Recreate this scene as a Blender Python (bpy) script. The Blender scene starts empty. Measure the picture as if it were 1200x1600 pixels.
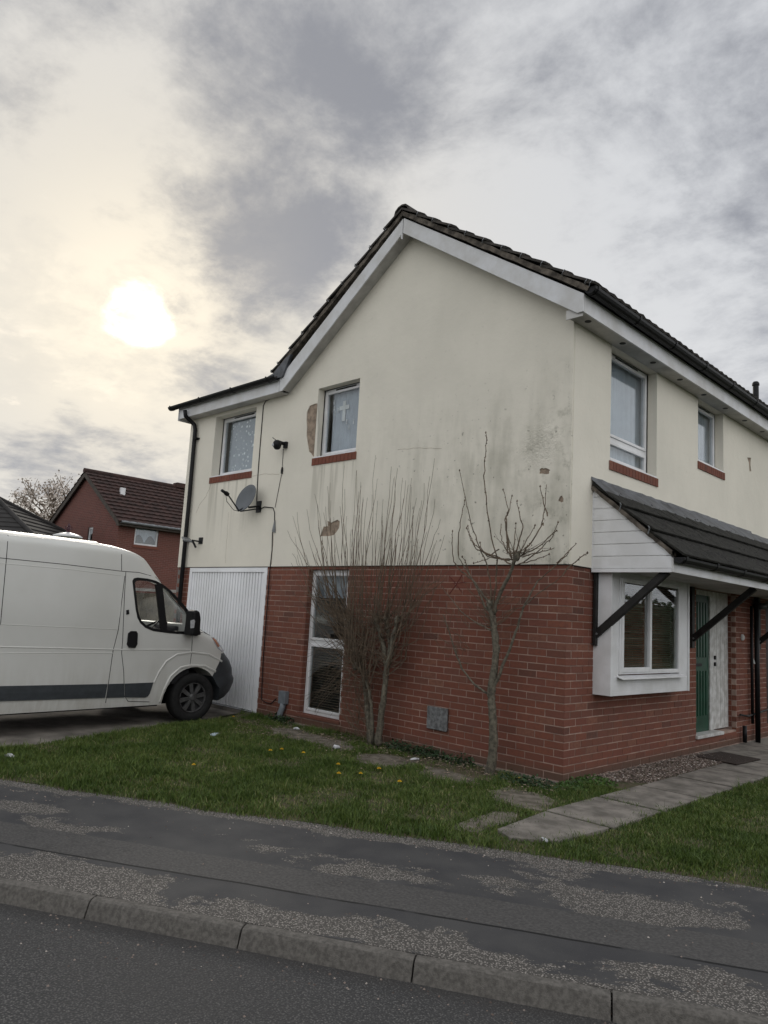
import bpy, bmesh, math, random
import numpy as np
from mathutils import Vector, Matrix, geometry
from mathutils.bvhtree import BVHTree
random.seed(7); rng = np.random.default_rng(7)
SC = bpy.context.scene; COL = SC.collection
R = math.radians

# ------------------------------------------------------------------ camera
FPX = 1158.05
CAMR = Vector((0.71411366, 0.69768863, 0.05720368))
CAMU = Vector((0.05619831, -0.13858955, 0.98875411))
CAMF = Vector((-0.69777033, 0.70286806, 0.13817762))
EYE = Vector((3.97972, -6.71858, 1.51707))
cam = bpy.data.cameras.new('camera'); camo = bpy.data.objects.new('camera', cam); COL.objects.link(camo)
cam.sensor_fit = 'HORIZONTAL'; cam.sensor_width = 36.0; cam.lens = FPX / 1200 * 36.0
cam.clip_start = 0.05; cam.clip_end = 2000
M = Matrix.Identity(4)
for i in range(3):
    M[i][0] = CAMR[i]; M[i][1] = CAMU[i]; M[i][2] = -CAMF[i]; M[i][3] = EYE[i]
camo.matrix_world = M; SC.camera = camo

# ------------------------------------------------------------------ node helper
class NT:
    def __init__(s, tree):
        s.t = tree; s.n = tree.nodes; s.l = tree.links
    def put(s, sock, v):
        if v is None: return
        if hasattr(v, 'is_output') or isinstance(v, bpy.types.NodeSocket): s.l.new(v, sock)
        else:
            if isinstance(v, (tuple, list)) and sock.type == 'RGBA' and len(v) == 3: v = (*v, 1)
            sock.default_value = v
    def math(s, op, a, b=None, c=None, clamp=False):
        n = s.n.new('ShaderNodeMath'); n.operation = op; n.use_clamp = clamp
        for i, v in enumerate((a, b, c)): s.put(n.inputs[i], v)
        return n.outputs[0]
    def vm(s, op, a, b=None):
        n = s.n.new('ShaderNodeVectorMath'); n.operation = op
        s.put(n.inputs[0], a); s.put(n.inputs[1], b)
        return n.outputs['Value'] if op in ('DOT_PRODUCT', 'LENGTH') else n.outputs[0]
    def mix(s, f, a, b, bt='MIX'):
        n = s.n.new('ShaderNodeMix'); n.data_type = 'RGBA'; n.blend_type = bt
        s.put(n.inputs[0], f); s.put(n.inputs[6], a); s.put(n.inputs[7], b); return n.outputs[2]
    def noise(s, vec, scale, detail=4, rough=.55, dist=0):
        n = s.n.new('ShaderNodeTexNoise'); s.put(n.inputs['Vector'], vec)
        n.inputs['Scale'].default_value = scale; n.inputs['Detail'].default_value = detail
        n.inputs['Roughness'].default_value = rough; n.inputs['Distortion'].default_value = dist
        return n.outputs['Fac']
    def vor(s, vec, scale, feature='F1', out='Distance'):
        n = s.n.new('ShaderNodeTexVoronoi'); n.feature = feature; s.put(n.inputs['Vector'], vec)
        n.inputs['Scale'].default_value = scale; return n.outputs[out]
    def smooth(s, x, a, b):
        n = s.n.new('ShaderNodeMapRange'); n.interpolation_type = 'SMOOTHSTEP'
        s.put(n.inputs[0], x); n.inputs[1].default_value = a; n.inputs[2].default_value = b
        return n.outputs[0]
    def ramp(s, x, stops):
        n = s.n.new('ShaderNodeValToRGB'); s.put(n.inputs[0], x); e = n.color_ramp.elements
        while len(e) < len(stops): e.new(.5)
        for el, (p, c) in zip(e, stops): el.position = p; el.color = (*c, 1)
        return n.outputs[0]
    def mapping(s, vec, scale=(1, 1, 1), loc=(0, 0, 0)):
        n = s.n.new('ShaderNodeMapping'); s.put(n.inputs['Vector'], vec)
        n.inputs['Scale'].default_value = scale; n.inputs['Location'].default_value = loc
        return n.outputs[0]
    def sep(s, v):
        n = s.n.new('ShaderNodeSeparateXYZ'); s.put(n.inputs[0], v); return n.outputs
    def comb(s, x, y, z):
        n = s.n.new('ShaderNodeCombineXYZ')
        for i, v in enumerate((x, y, z)): s.put(n.inputs[i], v)
        return n.outputs[0]

# ------------------------------------------------------------------ world: broken cloud, veiled low sun
SUN = Vector((-0.84627, 0.39899, 0.35303)).normalized()
world = bpy.data.worlds.new('World'); SC.world = world; world.use_nodes = True
w = NT(world.node_tree); w.n.clear()
tc = w.n.new('ShaderNodeTexCoord').outputs['Generated']
sky = w.n.new('ShaderNodeTexSky'); sky.sky_type = 'NISHITA'; sky.sun_disc = False
sky.sun_elevation = math.asin(SUN.z); sky.sun_rotation = math.atan2(SUN.x, SUN.y)
sky.air_density = 1.0; sky.dust_density = 2.0
blue = w.mix(1.0, sky.outputs[0], (.1, .1, .1), 'MULTIPLY')
dx, dy, dz = w.sep(tc)
up = w.math('MAXIMUM', dz, 0.0)
den = w.math('ADD', up, 0.20)
pl = w.comb(w.math('DIVIDE', dx, den), w.math('DIVIDE', dy, den), 0.0)
pl = w.mapping(pl, loc=(5.3, 2.2, 0.0))
big = w.noise(pl, 1.3, 3, .55, .3)
mid = w.noise(pl, 3.2, 8, .64, .25)
fine = w.noise(pl, 10.0, 5, .66, .2)
dsun = w.math('MAXIMUM', w.vm('DOT_PRODUCT', tc, tuple(SUN)), 0.0)
halo = w.math('POWER', dsun, 13.0)
glow = w.math('POWER', dsun, 110.0)
core = w.smooth(w.math('ADD', dsun, w.math('MULTIPLY', w.math('SUBTRACT', mid, .52), -.0028)), .99905, 1.0000)
def skydir(px, py):
    return tuple((CAMF + CAMR * ((px - 600) / FPX) - CAMU * ((py - 800) / FPX)).normalized())
# where the heavier and thinner cloud banks hang
banks = [(470, 170, 7.5, .085), (590, 40, 9, .055), (420, 345, 4, .12), (410, 435, 3.2, .13), (240, 390, 4, .10), (520, 385, 3.5, .10), (40, 30, 9, .075), (330, 260, 3.5, .06),
         (1000, 90, 15, .055), (760, 140, 8, .03), (1180, 210, 9, .06), (30, 690, 3.5, .07), (130, 715, 3.5, .08), (220, 735, 3, .03), (1190, 580, 4.5, .09), (310, 545, 3, .08), (60, 220, 5, .05),
         (110, 340, 8, -.07), (270, 120, 5, -.05), (1040, 420, 10, -.07), (700, 290, 6, -.04), (330, 480, 5, -.04), (90, 560, 7, -.08), (860, 270, 8, -.05)]
add = None
for px_, py_, rad_, amt_ in banks:
    b_ = w.smooth(w.vm('DOT_PRODUCT', tc, skydir(px_, py_)), math.cos(R(rad_ * 1.7)), 1.0)
    b_ = w.math('MULTIPLY', b_, amt_ * .95); add = b_ if add is None else w.math('ADD', add, b_)
low = w.smooth(up, 0.60, 0.06)
dens = w.math('ADD', w.math('MULTIPLY', big, .36), w.math('ADD', w.math('MULTIPLY', mid, .48), w.math('MULTIPLY', fine, .16)))
dens = w.math('ADD', dens, add)
dens = w.math('SUBTRACT', dens, w.math('MULTIPLY', low, .02))
dark = w.smooth(dens, .455, .68)
# clouds on the sun's side are seen from their shaded face, those opposite, out of view, are front-lit and set brighter to light the walls
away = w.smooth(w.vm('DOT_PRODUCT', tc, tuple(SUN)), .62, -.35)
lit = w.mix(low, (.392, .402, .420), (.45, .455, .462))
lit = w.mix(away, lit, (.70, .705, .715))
lit = w.mix(w.math('MULTIPLY', halo, .8), lit, (.50, .455, .375))
shade = w.mix(low, (.165, .173, .197), (.215, .226, .255))
shade = w.mix(away, shade, (.46, .465, .48))
shade = w.mix(w.math('MULTIPLY', halo, .35), shade, (.30, .285, .265))
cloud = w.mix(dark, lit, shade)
gap = w.smooth(dens, .40, .30)
colr = w.mix(w.math('MULTIPLY', w.math('MULTIPLY', gap, .25), w.math('SUBTRACT', 1.0, halo)), cloud, blue)
holes = w.smooth(w.math('ADD', w.math('MULTIPLY', mid, .6), w.math('MULTIPLY', fine, .4)), .60, .44)
gl = w.mix(1.0, w.mix(w.math('MULTIPLY', w.math('ADD', w.math('MULTIPLY', holes, .55), .45), glow), (0, 0, 0), (.17, .14, .09)),
           w.mix(w.math('MULTIPLY', w.math('ADD', w.math('MULTIPLY', holes, .75), .25), core), (0, 0, 0), (.8, .74, .58)), 'ADD')
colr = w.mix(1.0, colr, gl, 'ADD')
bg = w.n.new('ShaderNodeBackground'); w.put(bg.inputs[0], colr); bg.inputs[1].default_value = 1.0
wo = w.n.new('ShaderNodeOutputWorld'); w.l.new(bg.outputs[0], wo.inputs[0])
world.cycles.sampling_method = 'AUTOMATIC'

sun = bpy.data.lights.new('sun', 'SUN'); sun.energy = 0.5; sun.angle = R(12); sun.color = (1, .93, .82)
suno = bpy.data.objects.new('sun', sun); COL.objects.link(suno)
suno.rotation_euler = SUN.to_track_quat('Z', 'Y').to_euler()

SC.view_settings.view_transform = 'Standard'; SC.view_settings.look = 'None'
SC.view_settings.exposure = 0.78; SC.view_settings.gamma = 1
SC.render.engine = 'CYCLES'
SC.cycles.use_denoising = True
SC.cycles.max_bounces = 5; SC.cycles.diffuse_bounces = 3; SC.cycles.glossy_bounces = 3; SC.cycles.transparent_max_bounces = 16

# ------------------------------------------------------------------ calibrated rays (measuring the place)
def ray(px, py): return CAMF + CAMR * ((px - 600) / FPX) - CAMU * ((py - 800) / FPX)
def onx(px, py, x): d = ray(px, py); return EYE + d * ((x - EYE.x) / d.x)
def ony(px, py, y): d = ray(px, py); return EYE + d * ((y - EYE.y) / d.y)
def onz(px, py, z): d = ray(px, py); return EYE + d * ((z - EYE.z) / d.z)
def atd(px, py, depth): return EYE + ray(px, py) * depth

# ------------------------------------------------------------------ mesh builder
class MB:
    def __init__(s): s.v = []; s.f = []; s.rnd = []
    def add(s, vs, fs, r=None):
        o = len(s.v); s.v += [tuple(p) for p in vs]
        for f in fs: s.f.append(tuple(i + o for i in f)); s.rnd.append(random.random() if r is None else r)
        return s
    def box(s, x0, x1, y0, y1, z0, z1, r=None):
        return s.add([(x0, y0, z0), (x1, y0, z0), (x1, y1, z0), (x0, y1, z0), (x0, y0, z1), (x1, y0, z1), (x1, y1, z1), (x0, y1, z1)],
                     [(0, 3, 2, 1), (4, 5, 6, 7), (0, 1, 5, 4), (1, 2, 6, 5), (2, 3, 7, 6), (3, 0, 4, 7)], random.random() if r is None else r)
    def prism(s, pts, axis, a0, a1):
        n = len(pts)
        def P(p, a): return (a, p[0], p[1]) if axis == 0 else (p[0], a, p[1]) if axis == 1 else (p[0], p[1], a)
        vs = [P(p, a0) for p in pts] + [P(p, a1) for p in pts]
        fs = [tuple(range(n))[::-1], tuple(range(n, 2 * n))] + [(i, (i + 1) % n, n + (i + 1) % n, n + i) for i in range(n)]
        return s.add(vs, fs, 0)
    def tube(s, path, rad, n=6, cap=True):
        path = [Vector(p) for p in path]; k = len(path)
        if not hasattr(rad, '__len__'): rad = [rad] * k
        vs = []; prev = None
        for i, p in enumerate(path):
            t = (path[min(i + 1, k - 1)] - path[max(i - 1, 0)])
            t = t.normalized() if t.length > 1e-9 else Vector((0, 0, 1))
            if prev is None: a = t.orthogonal().normalized()
            else:
                a = prev - t * prev.dot(t); a = a.normalized() if a.length > 1e-6 else t.orthogonal().normalized()
            prev = a; b = t.cross(a)
            for j in range(n):
                q = 2 * math.pi * j / n; vs.append(p + (a * math.cos(q) + b * math.sin(q)) * rad[i])
        fs = [(i * n + j, i * n + (j + 1) % n, (i + 1) * n + (j + 1) % n, (i + 1) * n + j) for i in range(k - 1) for j in range(n)]
        if cap: fs += [tuple(range(n))[::-1], tuple(range((k - 1) * n, k * n))]
        return s.add(vs, fs, 0)
    def lathe(s, prof, c, ax, n=32):
        ax = Vector(ax).normalized(); a = ax.orthogonal().normalized(); b = ax.cross(a); c = Vector(c)
        vs = [c + ax * h + (a * math.cos(2 * math.pi * j / n) + b * math.sin(2 * math.pi * j / n)) * r for r, h in prof for j in range(n)]
        fs = [(i * n + j, i * n + (j + 1) % n, (i + 1) * n + (j + 1) % n, (i + 1) * n + j) for i in range(len(prof) - 1) for j in range(n)]
        return s.add(vs, fs, 0)
    def mesh(s, name):
        me = bpy.data.meshes.new(name); me.from_pydata(s.v, [], s.f)
        at = me.attributes.new('rnd', 'FLOAT', 'FACE'); at.data.foreach_set('value', s.rnd)
        return me
    def build(s, name, mat, parent=None, org=None, smooth=False, bevel=0, fix=True):
        me = s.mesh(name)
        if fix:
            bm = bmesh.new(); bm.from_mesh(me); bmesh.ops.recalc_face_normals(bm, faces=bm.faces); bm.to_mesh(me); bm.free()
        return link(name, me, mat, parent, org, smooth, bevel)
ORG = {}
def link(name, me, mat, parent=None, org=None, smooth=False, bevel=0):
    ob = bpy.data.objects.new(name, me); COL.objects.link(ob)
    if mat: me.materials.append(mat)
    if parent is not None:
        ob.parent = parent; o = ORG.get(parent.name, Vector())
    else: o = Vector(org) if org is not None else Vector()
    if parent is None: ob.location = o
    if o.length > 0: me.transform(Matrix.Translation(-o))
    ORG[ob.name] = o
    if smooth:
        for p in me.polygons: p.use_smooth = True
    if bevel:
        b = ob.modifiers.new('bevel', 'BEVEL'); b.width = bevel; b.segments = 2; b.limit_method = 'ANGLE'; b.angle_limit = R(40)
    return ob
def empty(name, loc=(0, 0, 0)):
    e = bpy.data.objects.new(name, None); COL.objects.link(e); e.location = loc; ORG[e.name] = Vector(loc); return e
def tag(o, label=None, cat=None, group=None, kind=None):
    if label: o['label'] = label
    if cat: o['category'] = cat
    if group: o['group'] = group
    if kind: o['kind'] = kind
    return o

# ------------------------------------------------------------------ materials
def pmat(name, base, rough=.6, var=.12, scale=6, bump=.15, bscale=80, metal=0, spec=.4, base2=None, coat=0):
    m = bpy.data.materials.new(name); m.use_nodes = True; n = NT(m.node_tree)
    b = m.node_tree.nodes['Principled BSDF']
    pos = n.n.new('ShaderNodeNewGeometry').outputs['Position']
    f = n.noise(pos, scale, 5, .6)
    c2 = base2 or tuple(c * (1 - 2 * var) for c in base)
    c1 = tuple(min(1, c * (1 + var)) for c in base)
    n.put(b.inputs['Base Color'], n.mix(n.smooth(f, .3, .7), c1, c2))
    b.inputs['Roughness'].default_value = rough; b.inputs['Metallic'].default_value = metal
    b.inputs['Specular IOR Level'].default_value = spec; b.inputs['Coat Weight'].default_value = coat
    if bump:
        bp = n.n.new('ShaderNodeBump'); bp.inputs['Strength'].default_value = bump; bp.inputs['Distance'].default_value = .01
        n.put(bp.inputs['Height'], n.noise(pos, bscale, 4, .6)); n.l.new(bp.outputs[0], b.inputs['Normal'])
    return m
def raw(name):
    m = bpy.data.materials.new(name); m.use_nodes = True
    return m, NT(m.node_tree), m.node_tree.nodes['Principled BSDF']
def setbump(n, b, h, strength, dist=.01):
    bp = n.n.new('ShaderNodeBump'); bp.inputs['Strength'].default_value = strength; bp.inputs['Distance'].default_value = dist
    n.put(bp.inputs['Height'], h); n.l.new(bp.outputs[0], b.inputs['Normal'])

def mat_brick(name='brick', bright=1.0):
    m, n, b = raw(name)
    geo = n.n.new('ShaderNodeNewGeometry').outputs['Position']
    oi = n.n.new('ShaderNodeObjectInfo').outputs['Random']
    at = n.n.new('ShaderNodeAttribute'); at.attribute_name = 'rnd'
    rnd = n.math('FRACT', n.math('ADD', oi, at.outputs['Fac']))
    c = n.ramp(rnd, [(0, (.105, .054, .042)), (.10, (.172, .064, .043)), (.40, (.205, .076, .049)), (.72, (.180, .066, .047)), (.88, (.165, .075, .055)), (1, (.235, .105, .070))])
    f = n.noise(geo, 28, 5, .6)
    c = n.mix(n.smooth(f, .35, .75), c, (.155, .062, .045))
    z = n.sep(geo)[2]
    big = n.noise(geo, 1.6, 3)
    dirt = n.math('MULTIPLY', n.smooth(n.math('ADD', z, n.math('MULTIPLY', big, .12)), .2, .08), .75)
    c = n.mix(dirt, c, (.10, .068, .05))
    c = n.mix(n.math('MULTIPLY', n.smooth(big, .5, .75), .35), c, (.12, .072, .055))
    if bright != 1: c = n.mix(1, c, (bright,) * 3, 'MULTIPLY')
    n.put(b.inputs['Base Color'], c); b.inputs['Roughness'].default_value = .88; b.inputs['Specular IOR Level'].default_value = .25
    setbump(n, b, n.math('ADD', n.noise(geo, 160, 4), n.math('MULTIPLY', n.noise(n.mapping(geo, (30, 30, 260)), 1, 3), .6)), .35, .004)
    return m
def mat_far_brick():
    m, n, b = raw('far_brick')
    tcd = n.n.new('ShaderNodeNewGeometry').outputs['Position']
    x, y, z = n.sep(tcd)
    br = n.n.new('ShaderNodeTexBrick'); n.put(br.inputs['Vector'], n.comb(n.math('ADD', x, y), z, 0.0))
    br.inputs['Scale'].default_value = 1; br.inputs['Brick Width'].default_value = .225; br.inputs['Row Height'].default_value = .075
    br.inputs['Mortar Size'].default_value = .006
    br.inputs['Color1'].default_value = (.155, .052, .040, 1); br.inputs['Color2'].default_value = (.115, .042, .034, 1); br.inputs['Mortar'].default_value = (.19, .125, .105, 1)
    n.put(b.inputs['Base Color'], n.mix(n.smooth(n.noise(tcd, .8, 4), .4, .7), br.outputs[0], n.mix(.5, br.outputs[0], (.13, .055, .04))))
    b.inputs['Roughness'].default_value = .9
    return m
def mat_render():
    m, n, b = raw('painted_render')
    geo = n.n.new('ShaderNodeNewGeometry').outputs['Position']
    x, y, z = n.sep(geo)
    c = n.mix(n.smooth(n.noise(geo, .8, 5), .35, .7), (.752, .715, .622), (.688, .656, .57))
    # vertical run-off streaks
    st = n.noise(n.mapping(geo, (4.0, 4.0, .8)), 1.0, 6, .62, .3)
    blot = n.noise(geo, 1.3, 5, .6)
    # algae belt: stronger low down and to the right end of the gable
    gab = n.smooth(y, .03, .0)
    belt = n.math('MULTIPLY', n.math('MULTIPLY', n.smooth(z, 4.6, 3.2), n.smooth(x, -4.2, -1.2)), gab)
    right = n.math('MULTIPLY', n.smooth(x, -1.1, -.1), gab)
    am = n.math('MULTIPLY', n.smooth(n.math('ADD', n.math('MULTIPLY', st, .6), n.math('MULTIPLY', blot, .5)), .47, .74), n.math('ADD', .05, n.math('MULTIPLY', belt, .52)))
    c = n.mix(am, c, (.29, .285, .225))
    am2 = n.math('MULTIPLY', n.smooth(n.noise(geo, 4.2, 8, .72), .50, .68), n.math('MULTIPLY', right, n.math('MULTIPLY', n.smooth(z, 4.6, 3.4), .6)))
    c = n.mix(am2, c, (.24, .235, .18))
    for sx0, sx1, sz_ in ((-4.2, -3.25, 3.58), (-6.9, -5.65, 3.55)):
        run = n.math('MULTIPLY', n.math('MULTIPLY', n.smooth(x, sx0 - .05, sx0 + .08), n.smooth(x, sx1 + .05, sx1 - .08)), n.math('MULTIPLY', n.smooth(z, sz_ + .01, sz_ - .01), n.smooth(z, sz_ - 1.2, sz_)))
        run = n.math('MULTIPLY', run, n.smooth(n.noise(n.mapping(geo, (11, 11, .5)), 1, 4), .48, .66))
        c = n.mix(n.math('MULTIPLY', n.math('MULTIPLY', run, gab), .5), c, (.36, .34, .28))
    spots = n.math('MULTIPLY', n.smooth(n.noise(geo, 17, 4, .6), .64, .72), .7)
    c = n.mix(n.math('MULTIPLY', spots, n.math('ADD', belt, .12)), c, (.16, .15, .12))
    n.put(b.inputs['Base Color'], c); b.inputs['Roughness'].default_value = .9; b.inputs['Specular IOR Level'].default_value = .2
    cell = n.vor(n.mapping(geo, (1, 1, 1)), 9)
    bub = n.math('MULTIPLY', n.smooth(n.vm('LENGTH', n.vm('SUBTRACT', geo, (-.36, 0, 3.42))), .32, .05), n.noise(geo, 24, 5, .7))
    h = n.math('ADD', n.math('MULTIPLY', n.noise(geo, 170, 3), .25), n.math('ADD', n.math('MULTIPLY', n.noise(geo, 5, 5, .6), 1.1), n.math('MULTIPLY', bub, 6.0)))
    setbump(n, b, h, .5, .012)
    return m
def mat_glass():
    m = bpy.data.materials.new('window_glass'); m.use_nodes = True; n = NT(m.node_tree); n.n.clear()
    tr = n.n.new('ShaderNodeBsdfTransparent'); tr.inputs[0].default_value = (.93, .95, .95, 1)
    gl = n.n.new('ShaderNodeBsdfGlossy'); gl.inputs['Roughness'].default_value = .015; gl.inputs[0].default_value = (.95, .97, 1, 1)
    gm = n.n.new('ShaderNodeNewGeometry'); cosi = n.math('ABSOLUTE', n.vm('DOT_PRODUCT', gm.outputs['Incoming'], gm.outputs['Normal']))
    fr = n.math('ADD', .055, n.math('MULTIPLY', n.math('POWER', n.math('SUBTRACT', 1.0, cosi, clamp=True), 5.0), .9))
    geo = n.n.new('ShaderNodeNewGeometry').outputs['Position']
    bp = n.n.new('ShaderNodeBump'); bp.inputs['Strength'].default_value = .02; bp.inputs['Distance'].default_value = .02
    n.put(bp.inputs['Height'], n.noise(geo, 2.2, 2)); n.l.new(bp.outputs[0], gl.inputs['Normal'])
    mx = n.n.new('ShaderNodeMixShader'); n.l.new(fr, mx.inputs[0]); n.l.new(tr.outputs[0], mx.inputs[1]); n.l.new(gl.outputs[0], mx.inputs[2])
    o = n.n.new('ShaderNodeOutputMaterial'); n.l.new(mx.outputs[0], o.inputs[0]); return m
def mat_lace(name, c1, c2, scale, thr):
    m, n, b = raw(name)
    geo = n.n.new('ShaderNodeNewGeometry').outputs['Position']
    v = n.vor(geo, scale); f = n.math('MULTIPLY', n.smooth(v, thr, thr * .5), n.smooth(n.noise(geo, scale * .6, 3), .45, .6))
    n.put(b.inputs['Base Color'], n.mix(f, c1, c2)); b.inputs['Roughness'].default_value = .9
    return m
SU = Vector((.8746, .4848, 0)); SV = Vector((-.4848, .8746, 0))     # along the street, towards the house
def mat_asphalt(kind):
    m, n, b = raw(kind + '_asphalt')
    geo = n.n.new('ShaderNodeNewGeometry').outputs['Position']
    u = n.vm('DOT_PRODUCT', geo, tuple(SU)); v = n.vm('DOT_PRODUCT', geo, tuple(SV))
    stone = n.vor(geo, 95, 'F1', 'Distance'); scol = n.vor(geo, 95, 'F1', 'Color')
    sr = n.sep(scol)[0]
    if kind == 'pavement':
        uv = n.comb(n.math('MULTIPLY', u, .62), v, 0.0)
        base = n.mix(n.smooth(n.noise(geo, 3, 5), .3, .7), (.046, .046, .049), (.068, .067, .067))
        wn = n.math('ADD', n.noise(n.mapping(uv, loc=(2.3, .7, 0)), 1.5, 10, .70, .3), n.math('MULTIPLY', n.math('SUBTRACT', n.noise(geo, 38, 4, .7), .5), .10))
        edge = n.math('ADD', n.smooth(v, -3.62, -4.0), n.math('ADD', n.math('MULTIPLY', n.smooth(v, -2.66, -2.40), 1.5), n.math('MULTIPLY', n.math('MULTIPLY', n.smooth(v, -3.35, -3.2), n.smooth(v, -2.85, -3.05)), .42)))
        wv = n.math('ADD', wn, n.math('MULTIPLY', edge, .135))
        wear = n.smooth(wv, .56, .585)
        agg = n.mix(n.smooth(stone, .55, .2), (.075, .070, .064), n.mix(sr, (.18, .165, .15), (.40, .37, .34)))
        c = n.mix(wear, base, agg)
        speck = n.math('MULTIPLY', n.smooth(n.noise(geo, 130, 2), .70, .76), .55)
        c = n.mix(speck, c, (.22, .20, .19))
        wob = n.math('MULTIPLY', n.math('SUBTRACT', n.noise(geo, 1.2, 3), .5), .05)
        vv = n.math('ADD', v, wob)
        strip = n.math('MULTIPLY', n.smooth(vv, -3.700, -3.692), n.smooth(vv, -3.335, -3.343))
        tr = n.mix(n.smooth(n.noise(geo, 60, 4), .3, .75), (.058, .056, .055), (.100, .096, .092))
        c = n.mix(strip, c, tr)
        joint = n.math('MULTIPLY', n.smooth(vv, -3.722, -3.714), n.smooth(vv, -3.694, -3.700))
        c = n.mix(n.math('MULTIPLY', joint, n.smooth(n.noise(geo, 2, 3), .35, .5)), c, (.012, .012, .012))
        ws = n.math('MULTIPLY', wear, n.math('SUBTRACT', 1.0, strip))
        h = n.math('ADD', n.math('MULTIPLY', n.math('MULTIPLY', n.math('SUBTRACT', 1.0, stone), ws), 1.0), n.math('MULTIPLY', n.noise(geo, 140, 3), .5))
        h = n.math('SUBTRACT', h, n.math('MULTIPLY', wear, .5))
        setbump(n, b, h, .7, .008)
    else:
        base = n.mix(n.smooth(stone, .6, .15), (.042, .042, .043), n.mix(sr, (.075, .075, .076), (.165, .16, .155)))
        patch = n.smooth(n.noise(geo, .9, 5), .35, .7)
        c = n.mix(n.math('MULTIPLY', patch, .5), base, (.060, .058, .057))
        g = n.smooth(v, -4.42, -4.27)
        c = n.mix(n.math('MULTIPLY', g, .5), c, (.05, .046, .042))
        setbump(n, b, n.math('ADD', n.math('SUBTRACT', 1.0, stone), n.noise(geo, 50, 4)), .8, .008)
    n.put(b.inputs['Base Color'], c); b.inputs['Roughness'].default_value = .85; b.inputs['Specular IOR Level'].default_value = .3
    return m
def mat_grass():
    m, n, b = raw('grass_blade')
    geo = n.n.new('ShaderNodeNewGeometry').outputs['Position']
    at = n.n.new('ShaderNodeAttribute'); at.attribute_name = 'rnd'
    c = n.ramp(at.outputs['Fac'], [(0, (.046, .076, .016)), (.4, (.084, .130, .025)), (.78, (.122, .168, .034)), (.93, (.18, .18, .065)), (1, (.30, .26, .14))])
    c = n.mix(n.smooth(n.noise(geo, 1.5, 4), .35, .7), c, n.mix(1, c, (.62, .72, .55), 'MULTIPLY'))
    n.put(b.inputs['Base Color'], c); b.inputs['Roughness'].default_value = .55; b.inputs['Specular IOR Level'].default_value = .3
    return m
def mat_soil(name, c1, c2):
    m, n, b = raw(name)
    geo = n.n.new('ShaderNodeNewGeometry').outputs['Position']
    n.put(b.inputs['Base Color'], n.mix(n.smooth(n.noise(geo, 9, 8, .7), .35, .65), c1, c2)); b.inputs['Roughness'].default_value = .95
    setbump(n, b, n.noise(geo, 40, 6, .7), .8, .02); return m

def mat_gravel():
    m, n, b = raw('gravel_stone')
    at = n.n.new('ShaderNodeAttribute'); at.attribute_name = 'rnd'
    n.put(b.inputs['Base Color'], n.ramp(at.outputs['Fac'], [(0, (.06, .045, .04)), (.5, (.16, .12, .10)), (.85, (.27, .22, .19)), (1, (.48, .44, .40))]))
    b.inputs['Roughness'].default_value = .9; return m
def mat_van():
    m, n, b = raw('van_white_paint')
    geo = n.n.new('ShaderNodeNewGeometry').outputs['Position']; z = n.sep(geo)[2]
    c = n.mix(n.smooth(n.noise(geo, 1.1, 4), .3, .7), (.60, .60, .575), (.55, .55, .52))
    low = n.smooth(n.math('ADD', z, n.math('MULTIPLY', n.noise(geo, 2.5, 5), .5)), 1.15, .35)
    c = n.mix(n.math('MULTIPLY', low, n.math('MULTIPLY', n.smooth(n.noise(n.mapping(geo, (9, 9, 1.5)), 1, 6, .65), .35, .7), .55)), c, (.36, .335, .29))
    c = n.mix(n.math('MULTIPLY', n.smooth(n.noise(geo, 55, 3), .66, .75), .25), c, (.45, .42, .37))
    n.put(b.inputs['Base Color'], c); n.put(b.inputs['Roughness'], n.math('ADD', .30, n.math('MULTIPLY', low, .3))); b.inputs['Specular IOR Level'].default_value = .5
    return m
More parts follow.
